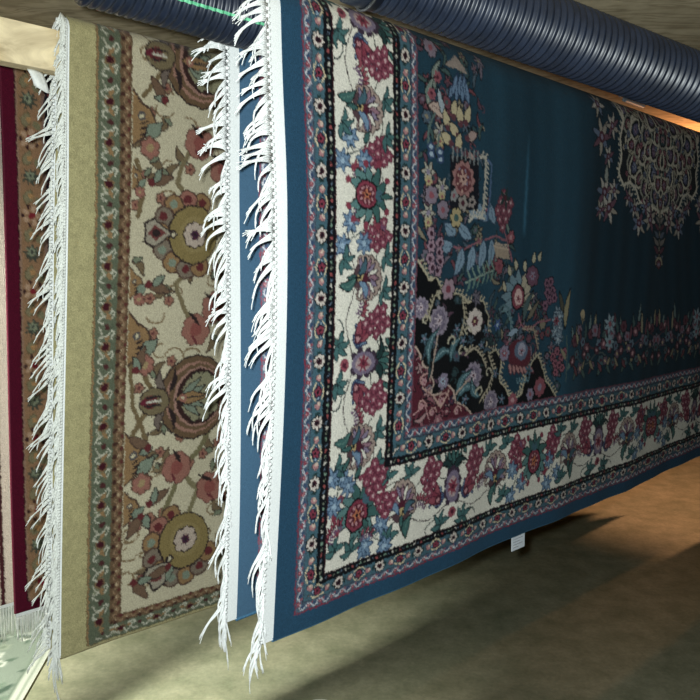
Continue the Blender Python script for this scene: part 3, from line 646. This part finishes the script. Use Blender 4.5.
def paint_olive_rug():
    cv = Canvas(CHL, CHW, .0018, (128, 124, 92))
    dl = np.array([0, .055, .061, .111, .136, .43]); db = np.array([0, .004, .006, .034, .052, .346])
    ext = lambda q, a, b: np.where(q > a[-1], b[-1] + q - a[-1], np.interp(q, a, b))
    X = (np.arange(cv.nx) + .5) * cv.res; Y = (np.arange(cv.ny) + .5) * cv.res
    D = np.minimum(X[None, :] + 0 * Y[:, None], ext(Y, db, dl)[:, None] + 0 * X[None, :])
    isl = X[None, :] < ext(Y, db, dl)[:, None]
    for lo, hi, col in ((0, .055, G_GOLD), (.055, .058, (104, 88, 62)), (.058, .061, G_TAN), (.061, .110, G_GRN), (.110, .137, G_BRN), (.137, .43, G_IV), (.43, .455, G_BRN), (.455, .505, G_GRN), (.505, .53, G_BRN)):
        cv.a[(D >= lo) & (D < hi)] = lin(col)
    # mottling of the plain olive band
    m = D < .055; nz = np.kron(np.random.RandomState(3).rand(cv.ny // 6 + 1, cv.nx // 6 + 1), np.ones((6, 6)))[:cv.ny, :cv.nx]
    cv.a[m] *= (0.90 + .18 * nz[m])[:, None]
    wl = lambda q: np.stack([q[:, 1], q[:, 0]], 1); wb = lambda q: np.stack([q[:, 0], ext(q[:, 1], dl, db)], 1)
    for side, wp, ln in ((1, wl, CHW), (0, wb, CHL)):
        f = Fr(cv, warp=wp)
        for (y0, gy) in ((.061, .086), (.455, .480)):
            cv.clip = (D >= y0) & (D < y0 + .050) & (isl if side else ~isl)
            n = int(ln / .0866) + 2
            for k in range(n):
                x = .050 + k * .0866; d = 1 if k % 2 else -1
                f.ell(x, gy, .012, .012, (118, 96, 70)); f.ell(x, gy, .0085, .0085, (62, 22, 30)); f.ell(x + .0433, gy + .003, .0065, .0065, (72, 40, 40))
                f.leaf(x - .012, gy, 2.6, .02, .01, G_TAN); f.leaf(x + .012, gy, .5, .02, .01, G_TAN); f.leaf(x + .02, gy + .012, .2, .03, .012, (84, 92, 74)); f.leaf(x + .06, gy - .012, .2, .03, .012, (112, 116, 92))
                for h in (0, .0433):
                    a = x + h
                    f.stroke([(a + .007, gy - .006), (a + .011, gy - .016), (a + .020, gy - .014), (a + .022, gy - .004), (a + .028, gy + .008), (a + .036, gy + .014), (a + .030, gy + .019), (a + .018, gy + .013)], .0036, (178, 176, 158))
                    f.stroke([(a + .022, gy - .004), (a + .032, gy - .012), (a + .040, gy - .016)], .0036, (168, 164, 146))
        for y0 in (.110, .43, .505):
            cv.clip = (D >= y0) & (D < y0 + .027) & (isl if side else ~isl); yc = y0 + .0135
            f.stroke(wave(0, ln, yc + .001, .006, .029, 0, 12), .0036, (136, 110, 86)); f.stroke(wave(0, ln, yc + .001, .006, .029, math.pi, 12), .0028, (112, 84, 64))
            for k in range(int(ln / .029) + 1):
                f.ell(k * .029 + .007, yc - .008, .0052, .0052, (64, 40, 34)); f.ell(k * .029 + .0215, yc + .008, .0045, .0045, (86, 46, 42)); f.ell(k * .029 + .007, yc + .001, .003, .003, (170, 150, 120))
    cv.clip = (D >= .1385) & (D < .4285)
    f = Fr(cv)
    vine = (108, 92, 66)
    for lo in (0,):
        f.stroke([(.19, .44), (.155, .52), (.147, .60), (.15, .66)], .010, vine); f.stroke([(.20, .55), (.175, .60), (.16, .64)], .012, vine); f.stroke([(.185, .50), (.16, .46), (.148, .40)], .012, vine)
        f.stroke([(.30, .69), (.27, .745), (.25, .79), (.28, .82)], .012, (116, 104, 78)); f.stroke([(.30, 1.13), (.26, 1.06), (.25, 1.02), (.28, .98)], .012, (116, 104, 78))
        f.stroke([(.235, .17), (.235, .26), (.26, .31), (.28, .355), (.33, .40), (.36, .45)], .013, (110, 104, 76)); f.stroke([(.29, .34), (.325, .30), (.30, .24), (.32, .22)], .013, (120, 112, 84))
        f.stroke([(.165, 1.20), (.20, 1.25), (.23, 1.29)], .010, vine); f.stroke([(.15, 1.06), (.165, .99), (.155, .94)], .012, vine)
    for x, y in ((.288, 1.295), (.292, .525)): crown(Fr(cv, x, y, 0, 1.0))
    roundel(Fr(cv, .285, .905, 0, 1.0)); roundel(Fr(cv, .286, .178, .75, 1.02))
    for y in (1.145, .665, .395): half_flower(Fr(cv, y, .136, 0, 1.0, warp=wl))
    half_flower(Fr(cv, 1.02, .136, 0, .5, warp=wl)); half_flower(Fr(cv, .79, .136, 0, .6, warp=wl)); half_flower(Fr(cv, .285, .136, 0, .7, warp=wl))
    for x, y in ((.305, 1.115), (.308, .685), (.268, .363), (.36, .735), (.37, 1.06), (.36, .30)): side_bloom(Fr(cv, x, y, x * 5))
    for x, y, a in ((.185, 1.015, .3), (.185, .79, -.3), (.20, .29, .5), (.215, 1.20, 2.2), (.25, .03 + .1, 3.4), (.16, .60, 1.2), (.195, .42, 2.6), (.18, .265, -2.2), (.165, .115, -.9)):
        f.leaf(x, y, a, .055, .022, (104, 82, 66), (70, 54, 46)); f.leaf(x + .01, y, a + .9, .035, .016, G_SG, G_DK); f.ell(x, y, .009, .009, G_RED)
    cv.clip = cv.clip & (np.abs(cv.a - lin(G_IV)).sum(-1) < .02)
    q = np.random.RandomState(77)
    for k in range(150):
        x, y = .14 + .29 * q.rand(), .05 + 1.3 * q.rand(); a = q.rand() * 6.28
        if k % 3 == 0: f.leaf(x, y, a, .042, .015, (108, 92, 70), (66, 54, 46), .2); f.leaf(x, y, a + 1.2, .026, .011, (112, 118, 98), G_DK)
        elif k % 3 == 1: f.stroke(arc(x, y, .022, .016, a, a + 3.4, 8), .0042, (122, 104, 78))
        else: f.flower(x, y, .012, 5, (140, 100, 84), (90, 50, 50), (84, 64, 54))
    cv.clip = (D >= .1385) & (D < .4285)
    for b in np.arange(.55, 1.9, .38):       # side border
        roundel(Fr(cv, b, .235, 1.57)); crown(Fr(cv, b + .19, .24, 1.57)); side_bloom(Fr(cv, b + .1, .29))
    cv.clip = D > .53
    for k in range(90):
        r = np.random.RandomState(k); x, y = .55 + r.rand() * 1.35, .5 + r.rand() * .85
        [lambda: side_bloom(Fr(cv, x, y, k)), lambda: f.leaf(x, y, k, .08, .03, (150, 132, 96), G_DK), lambda: f.star(x, y, .04, 7, G_TAN, G_RED, G_DK)][k % 3]()
    cv.clip = None
    return cv

# --- wine red rug, hung end down
def paint_wine_rug():
    cv = Canvas(.60, 1.50, .0022, (30, 26, 34))
    X = (np.arange(cv.nx) + .5) * cv.res; Y = (np.arange(cv.ny) + .5) * cv.res
    D = np.minimum(X[None, :] + 0 * Y[:, None], Y[:, None] + .004 + 0 * X[None, :]); isl = X[None, :] < Y[:, None]
    for lo, hi, col in ((0, .028, (84, 14, 38)), (.028, .031, (40, 16, 24)), (.031, .035, (150, 120, 100)), (.035, .092, (146, 112, 84)), (.092, .101, (130, 104, 92)), (.101, .17, (24, 22, 32)), (.17, .178, (150, 120, 100)), (.178, .6, (80, 20, 38))):
        cv.a[(D >= lo) & (D < hi)] = lin(col)
    wl = lambda q: np.stack([q[:, 1], q[:, 0]], 1)
    for side, wp, ln in ((1, wl, 1.5), (0, None, .6)):
        f = Fr(cv, warp=wp); cv.clip = (D >= .035) & (D < .092) & (isl if side else ~isl)
        for k in range(int(ln / .095) + 2):
            x = .072 + k * .095; f = Fr(cv, 0, -.006, warp=wl) if side else Fr(cv, 0, -.006)
            if k % 2:
                f.star(x, .068, .026, 9, (70, 72, 62), (150, 150, 120), None, w=.34); f.star(x + .004, .066, .015, 6, (130, 136, 112), (60, 60, 56))
            else:
                for a in np.arange(5) * 1.256 + .3: f.ell(x + .017 * math.cos(a), .068 + .017 * math.sin(a), .0085, .0065, (178, 146, 120), a); f.ell(x + .024 * math.cos(a + .6), .068 + .022 * math.sin(a + .6), .006, .0045, (60, 36, 36))
                f.ell(x, .068, .008, .008, (126, 40, 48))
            f.leaf(x + .030, .056, .3, .036, .022, (130, 120, 92), (104, 92, 66)); f.leaf(x + .045, .080, 2.6, .03, .018, (122, 116, 88), None); f.ell(x + .047, .067, .007, .007, (170, 130, 88))
        cv.clip = (D >= .101) & (D < .17) & (isl if side else ~isl)
        for k in range(int(ln / .07) + 2):
            f.flower(.13 + k * .07, .136, .024, 6, [(150, 130, 120), (100, 110, 130), (130, 70, 70)][k % 3], (60, 30, 40)); f.leaf(.16 + k * .07, .12, 1, .03, .012, (96, 110, 90))
    cv.clip = None
    return cv

# ------------------------------------------------------------------ a rug draped over a rail
class Drape:
    def __init__(s, s0, cp, zp, R, half, skew=0.0, amp=0.004, seed=0, bulge=0.0, rear_shift=0.0, hike=0.0):
        s.s0, s.cp, s.zp, s.R, s.half, s.skew, s.amp, s.seed, s.bulge, s.rs, s.hike = s0, cp, zp, R, half, skew, amp, seed, bulge, rear_shift, hike
    def pos(s, a, w, lift=0.0):
        """a along the rail from the rug's left end, w across (w > 0 front half); lift = height off the mid layer"""
        a = np.asarray(a, float); w = np.asarray(w, float); R = s.R + lift
        aw = np.abs(w); q = math.pi * s.R / 2; phi = np.clip(aw / s.R, 0, math.pi / 2)
        drop = np.maximum(aw - q, 0)
        off = np.where(aw < q, R * np.sin(phi), R); zz = np.where(aw < q, R * np.cos(phi), -drop)
        k = np.clip(drop / .35, 0, 1); k = k * k * (3 - 2 * k)
        wob = s.amp * k * (np.sin(a * 13.0 + s.seed + 1.2 * np.sin(drop * 2.0)) + .6 * np.sin(a * 29 + drop * 3 + s.seed * 2)) + .006 * k * np.sin(drop * 4 + a * 3) * (s.amp > 0)
        off = off + wob * np.sign(w) ** 2
        zz = zz + s.hike * np.clip(drop / 1.15, 0, 1) ** 1.5 * (np.interp(a, [0, .2, .4, .55, .75, 1.0, 1.4, 2.0, 3.2], [0, 0, .15, .45, .8, .85, .85, 1.5, 1.5]))
        sg = np.where(w >= 0, 1.0, -1.0)
        ss = s.s0 + a - s.skew * drop + s.bulge * np.sin(math.pi * np.clip(drop / 1.2, 0, 1)) + np.where(w < 0, s.rs, 0.0) * np.clip(aw / .2, 0, 1)
        return ss[..., None] * U + (s.cp - sg * off)[..., None] * N + (s.zp + zz)[..., None] * Z

def sheet(name, dr, acoords, wcoords, lift, cv, length, mat, parent, gain=1.0, add=0.0, skipc=None, jitter=.10):
    A, W = np.meshgrid(acoords, wcoords)            # rows = w
    V = dr.pos(A.ravel(), W.ravel(), lift)
    me = mesh_np(name, V, grid_quads(len(wcoords), len(acoords), flip=(lift < 0)))
    if cv is not None:
        x = np.where(A.ravel() > length / 2, length - A.ravel(), A.ravel()) if length else A.ravel()
        y = dr.half - np.abs(W.ravel()); irr = .0007
        x2 = x + irr * (np.sin(y * 210 + x * 37) + .7 * np.sin(y * 95 - x * 160 + 1) + .6 * np.sin(y * 430 + x * 300))
        y2 = y + irr * (np.sin(x * 190 + y * 41) + .7 * np.sin(x * 88 - y * 150 + 2) + .6 * np.sin(x * 410 - y * 310))
        x2 = x2 + RNG.normal(0, .0009, len(x2)); y2 = y2 + RNG.normal(0, .0009, len(y2))      # single knots stray a little
        C = cv.sample(x2, y2)
        C = np.clip(C * gain + add, 0, 1) * (1 + RNG.uniform(-jitter, jitter, (len(C), 1)))
        set_color(me, C)
    return link(name, me, mat, parent)
def strips(*segs):
    out = []
    for a, b, d in segs: out.append(np.arange(a, b - 1e-6, d))
    return np.concatenate(out + [np.array([segs[-1][1]])])

def fringe(name, dr, wlist, mat, parent, root_a=-.027, length=.085, droop=.5, spread=1.0, strands=4, sag=1.0, seed=1, rad=.0014, away=0.0, clump=1.0):
    """tassels leaving the left end of a draped rug"""
    T = Tubes(); r = np.random.RandomState(seed)
    for w in wlist:
        root = dr.pos(np.array([root_a]), np.array([w]))[0]
        side = 1.0 if w >= 0 else -1.0
        L = length * r.uniform(.72, 1.2); cl = clump * (.24 * math.sin(w * 41 + seed) + .18 * math.sin(w * 97 + seed * 2.3)); dp = np.clip(droop(w) + cl + r.uniform(-.16, .16) * (.4 + .6 * clump), 0.02, 1.5)
        yaw = r.uniform(-.35, .35) * spread; curl = r.uniform(-1, 1); ph = r.uniform(0, 6.28)
        m = 11; tt = np.linspace(0, 1, m)
        ang0 = dp * 0.93 + r.uniform(-.12, .12) * (.4 + .6 * clump); ang1 = ang0 + sag * r.uniform(.2, 1.1)
        ang = np.clip(ang0 + (ang1 - ang0) * tt ** 1.3, -.3, math.pi / 2 + .1)
        d = -U[None, :] * np.cos(ang)[:, None] - Z[None, :] * np.sin(ang)[:, None] - N[None, :] * side * (np.sin(yaw) * .5 + away * .5)
        cen = root + np.cumsum(d, 0) * (L / m)
        cen += (N * .004 * curl)[None, :] * np.sin(tt * 5 + ph)[:, None]
        for k in range(strands):
            o = (k - (strands - 1) / 2)
            sp = (np.exp(-tt * 3.2) * .0036 + (.0022 * (tt > .55) * (tt - .55) * 4))[:, None] * o
            p = cen + Z[None, :] * sp + N[None, :] * (.0012 * o * np.sin(tt * 7 + k))[:, None]
            p[0] = root + Z * o * .0036
            T.add(p[: m - r.randint(0, 3)], rad * 1.25, rad * .6, 4)
        # the knot
        T.add(np.array([root + U * .004, root - U * .003]), rad * 3.0, rad * 2.4, 4)
    o = T.build(name, mat, parent); o['kind'] = 'stuff'; return o

def edge_tube(name, dr, length, w, rad, mat, parent, a0=0.0, n=160):
    T = Tubes(); a = np.linspace(a0, length, n); T.add(dr.pos(a, np.full(n, w)), rad, rad, 6); 
    return T.build(name, mat, parent)

# ------------------------------------------------------------------ the setting
CEIL = 2.05
def slab(name, x0, x1, y0, y1, z0, z1, mat):
    bm = bmesh.new(); box_bm(bm, ((x0 + x1) / 2, (y0 + y1) / 2, (z0 + z1) / 2), ((x1 - x0) / 2, (y1 - y0) / 2, (z1 - z0) / 2), WX)
    return tag(bm_obj(name, bm, mat), kind='structure')
X0, X1, Y0, Y1 = -3.2, 7.0, -2.6, 9.5
slab('floor', X0 - .1, X1 + .1, Y0 - .1, Y1 + .1, -.1, 0, M_FLOOR)
slab('ceiling', X0 - .1, X1 + .1, Y0 - .1, Y1 + .1, CEIL, CEIL + .1, M_PLY)
slab('wall_left', X0 - .1, X0, Y0 - .1, Y1 + .1, 0, CEIL, M_WALL)
slab('wall_right', X1, X1 + .1, Y0 - .1, Y1 + .1, 0, CEIL, M_WALL)
slab('wall_back', X0, X1, Y1, Y1 + .1, 0, CEIL, M_WALL)
slab('wall_front', X0, X1, Y0 - .1, Y0, 0, CEIL, M_WALL)

# ------------------------------------------------------------------ rails: pipes and beams
def pipe(name, p0, p1, r, pitch, amp, label, smooth_start=0.0, stripe=None, straps=()):
    p0 = np.asarray(p0, float); p1 = np.asarray(p1, float); L = np.linalg.norm(p1 - p0); d = (p1 - p0) / L
    side = np.cross(d, Z); side /= np.linalg.norm(side); up = np.cross(side, d)
    root = empty(name, tuple(p0), label, 'pipe')
    prof = []                                       # (x, radius) including the cut end and the inner wall
    if smooth_start: prof += [(0, r - .004), (.001, r), (smooth_start, r)]
    x = smooth_start
    while x < L:
        for q, h in ((.0, -1), (.14, -.9), (.28, .55), (.40, .95), (.60, .95), (.72, .55), (.86, -.9)):
            prof.append((x + q * pitch, r - amp + amp * h))
        x += pitch
    prof = np.array(prof); k = 56; a = np.arange(k) * 2 * math.pi / k
    ring = np.cos(a)[:, None] * side + np.sin(a)[:, None] * up
    V = p0 + prof[:, 0][:, None, None] * d + prof[:, 1][:, None, None] * ring[None]
    inner = p0 + np.array([[0.0], [min(.5, L)]])[:, :, None] * d + (r - .012) * ring[None]
    V = np.concatenate([inner[::-1], V]); m = len(V)
    i = np.arange(m * k).reshape(m, k)
    Q = np.stack([i[:-1], i[1:], np.roll(i[1:], -1, 1), np.roll(i[:-1], -1, 1)], -1).reshape(-1, 4)
    link('tube', mesh_np('tube', V, Q), M_PIPE, root)
    if stripe is not None:
        b = stripe + np.linspace(-.045, .045, 4)
        pr = prof[2:]
        sr = np.cos(b)[:, None] * side + np.sin(b)[:, None] * up
        Vs = p0 + pr[:, 0][:, None, None] * d + (pr[:, 1] + .0006)[:, None, None] * sr[None]
        o = link('stripe', mesh_np('stripe', Vs, grid_quads(len(pr), 4)), M_GREEN, root); o['label'] = 'thin green line printed along the pipe'
    for st in straps:
        c = p0 + d * st; T = Tubes(); rr = r + .002
        pts = [c + np.array([0, 0, CEIL - c[2]]) + side * rr] + [c + rr * (math.cos(q) * side - math.sin(q) * up) for q in np.linspace(0, math.pi, 14)] + [c + np.array([0, 0, CEIL - c[2]]) - side * rr]
        T.add(pts, .003, .003, 4); T.build('hanger_strap', M_STRAP, root)
    return root

A_CP, A_ZP, A_R = 1.149, 1.865, .0655
pipe('corrugated_pipe', P(.505, A_CP, A_ZP), P(4.9, A_CP, A_ZP), .0585, .0155, .0036,
     'black corrugated pipe with a green stripe carrying the blue rug', stripe=math.radians(-29), straps=(4.2,))
def at(px, py, depth):
    d = ray(px, py); return d * (depth / (d[1] * math.cos(PITCH) - d[2] * math.sin(PITCH))) + np.array([0, 0, CAM_H])
Q1, Q2 = at(561, 37, 1.337), at(700, 88, 1.494)
dq = (Q2 - Q1) / np.linalg.norm(Q2 - Q1)
pipe('corrugated_pipe', Q1 - dq * .425, Q2 + dq * 1.3, .0625, .0148, .0036,
     'bare black corrugated pipe in front of the blue rug along its top', smooth_start=.05, straps=(.035, 1.9))

def beam(s0, s1, cp, ztop, label, mat, h=.095, t=.018, straps=(3.5,)):
    root = empty('wooden_beam', tuple(P(s0, cp, ztop - h)), label, 'beam')
    bm = bmesh.new(); box_bm(bm, P((s0 + s1) / 2, cp, ztop - h / 2), ((s1 - s0) / 2, t, h / 2), AX); bm_obj('timber', bm, mat, root, .0025)
    for st in straps:
        bm = bmesh.new(); box_bm(bm, P(st, cp + t + .0035, (CEIL + ztop - h) / 2), (.02, .002, (CEIL - ztop + h) / 2), AX); bm_obj('hanger_strap', bm, M_STRAP, root)
    return root
C_CP, C_ZP, C_R = 1.534, 1.885, .030
beam(-.25, 4.9, C_CP, C_ZP - .002, 'pale pine beam holding up the olive and ivory rug', M_PINE, h=.083, straps=(-.2, 4.6))

# ------------------------------------------------------------------ the blue medallion rug
base = P(1.6, A_CP, .70)
rug = empty('oriental_rug', tuple(base), 'deep blue medallion rug with ivory floral border draped over the striped pipe', 'rug')
A = Drape(.843, A_CP, A_ZP, A_R, HW, skew=.024, amp=.0028, seed=.4, bulge=.015, hike=.022)
cvA = paint_blue_rug(); LA = 2 * HL
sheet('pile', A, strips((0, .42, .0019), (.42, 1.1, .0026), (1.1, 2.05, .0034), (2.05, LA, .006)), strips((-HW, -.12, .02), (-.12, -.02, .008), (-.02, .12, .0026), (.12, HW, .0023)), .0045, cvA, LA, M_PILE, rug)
o = sheet('backing', A, strips((0, .30, .0025), (.30, LA, .02)), strips((-HW, -.10, .0028), (-.10, .10, .01), (.10, HW, .03)), -.002, cvA, LA, M_BACK, rug, gain=1.75, add=.035, jitter=.04)
o['label'] = 'paler woven back of the blue rug'
sheet('end_band', A, strips((-.027, .002, .004)), strips((-HW, HW, .012)), .001, None, 0, M_KILIM, rug)['label'] = 'flat white woven end'
for w_ in (HW, -HW): edge_tube('selvedge', A, LA, w_, .0042, M_SELV, rug)['label'] = 'lighter blue bound edge'
q = math.pi * A_R / 2
def droopA(w):
    d = max(abs(w) - q, 0); return .42 + .85 * min(1, d / .95) ** 1.4
wl_ = np.arange(.02, HW, .0125)
fringe('fringe', A, wl_, M_FRINGE, rug, length=.080, droop=droopA, seed=3, strands=5)
fringe('fringe', A, -wl_[6:], M_FRINGE, rug, length=.074, droop=droopA, seed=5, strands=5)
# longer loose ends at the two lower corners
fringe('fringe', A, np.r_[np.linspace(HW - .06, HW - .004, 7), -np.linspace(HW - .05, HW - .004, 6)], M_FRINGE, rug, length=.090, droop=lambda w: 1.35, seed=9, strands=5, spread=.6)
# small sewn-on label at the lower edge
lw = A.pos(np.array([.822]), np.array([HW]))[0]
bm = bmesh.new(); box_bm(bm, lw - Z * .019 + N * .003, (.030, .0008, .025), AX); lab = bm_obj('care_label', bm, M_WHITE, rug); lab['label'] = 'small white sewn-on paper label'
t = NT('grey_print'); nz = t.noise(300, 2); t.l(t.ramp(nz, [(.4, (150, 152, 160)), (.6, (190, 192, 198))]), t.b.inputs['Base Color']); t.set(.8, .2)
bm = bmesh.new()
for k, L in enumerate((.018, .022, .016, .022, .012)):
    box_bm(bm, lw - Z * (.006 + k * .0075) + N * .0018 - U * (.024 - L), (L, .0003, .0011), AX)
bm_obj('print_lines', bm, t.m, lab)

# ------------------------------------------------------------------ the olive rug
rug2 = empty('oriental_rug', tuple(P(2.5, C_CP, .58)), 'olive and ivory rug with brown palmettes hanging left of the blue rug', 'rug')
C = Drape(.632, C_CP, C_ZP, C_R, CHW, skew=.048, amp=.0022, seed=2.0)
cvC = paint_olive_rug(); LC = 2 * CHL
sheet('pile', C, strips((0, .46, .0021), (.46, LC, .02)), strips((-CHW, -.05, .03), (-.05, .08, .004), (.08, CHW, .0026)), .0040, cvC, LC, M_PILE_GOLD, rug2)
sheet('backing', C, strips((0, LC, .03)), strips((-CHW, -.05, .03), (-.05, .05, .005), (.05, CHW, .03)), -.002, cvC, LC, M_BACK, rug2)
sheet('end_band', C, strips((-.007, .002, .003)), strips((-CHW, CHW, .012)), .001, None, 0, M_KILIM, rug2)
for w_ in (CHW, -CHW): edge_tube('selvedge', C, LC, w_, .0042, M_SELV_OLIVE, rug2)
wl_ = np.arange(.01, CHW, .0065)
fringe('fringe', C, wl_, M_FRINGE_OLD, rug2, root_a=-.007, length=.046, droop=lambda w: 1.12 + .06 * min(1, max(0, w - .05)), seed=13, strands=5, sag=.35, spread=.5, clump=.35, rad=.0013)
fringe('fringe', C, -wl_[::2], M_FRINGE_OLD, rug2, root_a=-.007, length=.06, droop=lambda w: 1.0, seed=15, strands=3, sag=.5, spread=.4)
fringe('fringe', C, np.linspace(CHW - .08, CHW - .004, 10), M_FRINGE_OLD, rug2, root_a=-.007, length=.095, droop=lambda w: 1.4, seed=17, strands=5, spread=.5)

# ------------------------------------------------------------------ the wine red rug and the beige one behind it, hung end down
def hung_rug(s0, width, cp, ztop, zbot, cv, label, selv_mat, x_off, fr_len, seed, rear=1.2):
    R = .017; half = ztop - R - zbot + math.pi * R / 2
    root = empty('oriental_rug', tuple(P(s0 + width / 2, cp, zbot)), label, 'rug')
    D = Drape(s0, cp, ztop - R, R, half, skew=x_off, amp=.002, seed=seed, rear_shift=.03)
    sheet('pile', D, strips((0, min(.35, width), .0025), (min(.35, width), width, .02)) if width > .36 else strips((0, width, .0025)), strips((-rear, -.06, .03), (-.06, .06, .006), (.06, half, .004)), .004, cv, 0, M_PILE_GOLD, root)
    sheet('backing', D, strips((0, width, .03)), strips((-rear, -.06, .03), (-.06, .06, .006), (.06, half, .03)), -.002, cv, 0, M_BACK, root)
    # bound left side
    T = Tubes(); wv = np.linspace(-rear, half, 90); T.add(D.pos(np.zeros(90), wv), .004, .004, 6); T.build('selvedge', selv_mat, root)
    sheet('end_band', D, strips((0, width, .03)), np.array([half - .002, half + .004, half + .010]), .001, None, 0, M_KILIM, root)
    T = Tubes(); r = np.random.RandomState(seed + 40)
    for a in np.arange(.004, width, .0075):
        root_p = D.pos(np.array([a]), np.array([half + .008]))[0]; L = fr_len * r.uniform(.8, 1.12); tt = np.linspace(0, 1, 7)
        for k in range(3):
            p = root_p - Z * (tt * L)[:, None] + U * ((k - 1) * .0018 + .004 * r.uniform(-1, 1) * tt ** 2)[:, None] - N * (.002 * math.sin(k * 3 + a * 90) * tt)[:, None]
            T.add(p, .0013, .0008, 4)
    f = T.build('fringe', M_FRINGE_OLD, root); f['kind'] = 'stuff'
    return root
M_CP, N_CP = 1.934, 2.16
cvM = paint_wine_rug()
hung_rug(.634, 3.6, M_CP, 1.975, .522, cvM, 'wine red rug with orange flower border and fringed lower end, left of the olive rug', M_SELV_WINE, .012, .078, 3)  # unseen far stretch made extra wide to shade the floor from the warm lamp
beam(-.25, 4.6, M_CP, 1.956, 'brown beam behind the pale one, under the wine red rug', M_JOIST, t=.0125, straps=(-.2, 4.3))
cvN = Canvas(.60, 1.6, .003, (186, 172, 156))
cvN.clip = None
for x0, x1, col in ((0, .02, (150, 128, 110)), (.02, .07, (196, 182, 166)), (.232, .242, (60, 22, 28)), (.242, .6, (196, 182, 168))):
    cvN.poly([(x0, 0), (x1, 0), (x1, 1.6), (x0, 1.6)], col)
fN = Fr(cvN)
for k in range(18): fN.flower(.045, .05 + k * .09, .018, 6, (160, 120, 110), (110, 60, 60)); fN.leaf(.13, .04 + k * .09, 1.2, .06, .03, (150, 146, 120), (120, 110, 90)); fN.flower(.14, .09 + k * .09, .022, 6, (170, 140, 130), (120, 90, 80))
hung_rug(.435, .32, N_CP, 1.975, .462, cvN, 'beige rug with one dark stripe and a fringed lower end at the far left', M_SELV_OLIVE, .012, .10, 6)
beam(-.25, 4.6, N_CP, 1.956, 'hindmost brown beam, under the beige rug at the far left', M_JOIST, t=.0125, straps=(-.2, 4.3))

# ------------------------------------------------------------------ rug lying on the floor, lower left
e0 = np.array([-1.035, 1.95]); e1 = np.array([-1.36, 4.62])
ed = (e1 - e0) / np.linalg.norm(e1 - e0); en = np.array([-ed[1], ed[0]])
cvF = Canvas(1.4, 2.7, .006, (132, 142, 128)); fF = Fr(cvF)
rF = np.random.RandomState(21)
for k in range(620):
    x, y = .05 + rF.rand() * 1.35, rF.rand() * 2.7
    fF.leaf(x, y, rF.rand() * 6.28, .05 + rF.rand() * .06, .028, [(88, 106, 90), (112, 128, 110), (70, 88, 74), (172, 178, 164)][k % 4], None)
    if k % 3 == 0: fF.flower(x, y, .03, 5, [(200, 202, 190), (150, 158, 140)][k % 2], (110, 124, 104))
cvF.poly([(0, 0), (.045, 0), (.045, 2.7), (0, 2.7)], (196, 198, 184)); fF.stroke([(.05, 0), (.05, 2.7)], .008, (112, 124, 108)); fF.stroke([(.02, 0), (.02, 2.7)], .006, (140, 150, 132))
gx = np.arange(0, 1.4001, .01); gy = np.arange(0, 2.7001, .01); GX, GY = np.meshgrid(gx, gy)
zz = .011 + .0012 * np.sin(GX * 40) * np.sin(GY * 31)
Vt = np.stack([e0[0] + ed[0] * GY + en[0] * GX, e0[1] + ed[1] * GY + en[1] * GX, zz], -1).reshape(-1, 3)
fr = empty('floor_rug', (e0[0], e0[1], 0), 'pale green leafy rug lying flat on the floor at lower left', 'rug')
me = mesh_np('pile', Vt, grid_quads(len(gy), len(gx), flip=True)); set_color(me, cvF.sample(GX.ravel(), GY.ravel())); link('pile', me, M_PILE_GOLD, fr)
bm = bmesh.new(); cc = (e0 + ed * 1.35 + en * .7)
box_bm(bm, (cc[0], cc[1], .0048), (.70, 1.35, .0045), (np.array([en[0], en[1], 0]), np.array([ed[0], ed[1], 0]), Z)); bm_obj('backing', bm, M_SELV_OLIVE, fr)

# ------------------------------------------------------------------ small things
# white tape end drooping under the pale beam
c0 = P(.580, C_CP + .003, C_ZP - .088)
V = []
for j in range(9):
    tj = j / 8
    for i in range(6):
        ti = i / 5
        V.append(c0 + U * (-.022 + .030 * ti + .012 * tj) + Z * (.002 - .040 * tj * (1 - .25 * (1 - ti) ** 2)) - N * (.006 * math.sin(tj * 2.6) + .003 * math.sin(ti * 5)))
tp = link('cloth_strip', mesh_np('cloth_strip', np.array(V), grid_quads(9, 6)), M_CLOTH)
md = tp.modifiers.new('thickness', 'SOLIDIFY'); md.thickness = .002
tag(tp, 'white cloth strip drooping from under the end of the pale pine beam', 'cloth')
# scrap of white paper on the floor at the bottom of the view
g0 = ray(320, 701.5); g0 = g0 * (-CAM_H / g0[2]) + np.array([0, 0, CAM_H])
bm = bmesh.new(); bmesh.ops.create_circle(bm, cap_ends=True, segments=28, radius=.034); 
for v in bm.verts: v.co.x *= 1.0; v.co.y *= .8; v.co += Vector((g0[0], g0[1] - .02, .0015 + .004 * abs(v.co.x) / .034))
ext_ = bmesh.ops.extrude_face_region(bm, geom=list(bm.faces))
for v in [x for x in ext_['geom'] if isinstance(x, bmesh.types.BMVert)]: v.co.z += .0015
tag(bm_obj('paper_disc', bm, M_CLOTH, smooth=False), 'small round white paper on the floor at the bottom edge', 'paper')

# small white batten lamp on the ceiling behind the blue rug
g1 = ray(634, 102.5); g1 = g1 * ((CEIL - .022 - CAM_H) / g1[2]) + np.array([0, 0, CAM_H])
lf = empty('ceiling_lamp', (g1[0], g1[1], CEIL), 'small white batten lamp on the ceiling behind the blue rug', 'lamp')
bm = bmesh.new(); box_bm(bm, (g1[0], g1[1], CEIL - .006), (.075, .022, .006), AX); bm_obj('base', bm, M_WHITE, lf, .002)
T = Tubes(); c1_ = np.array([g1[0], g1[1], CEIL - .022]); T.add([c1_ - U * .07, c1_ - U * .066, c1_, c1_ + U * .066, c1_ + U * .07], .010, .010, 12); T.build('diffuser', M_WHITE, lf)
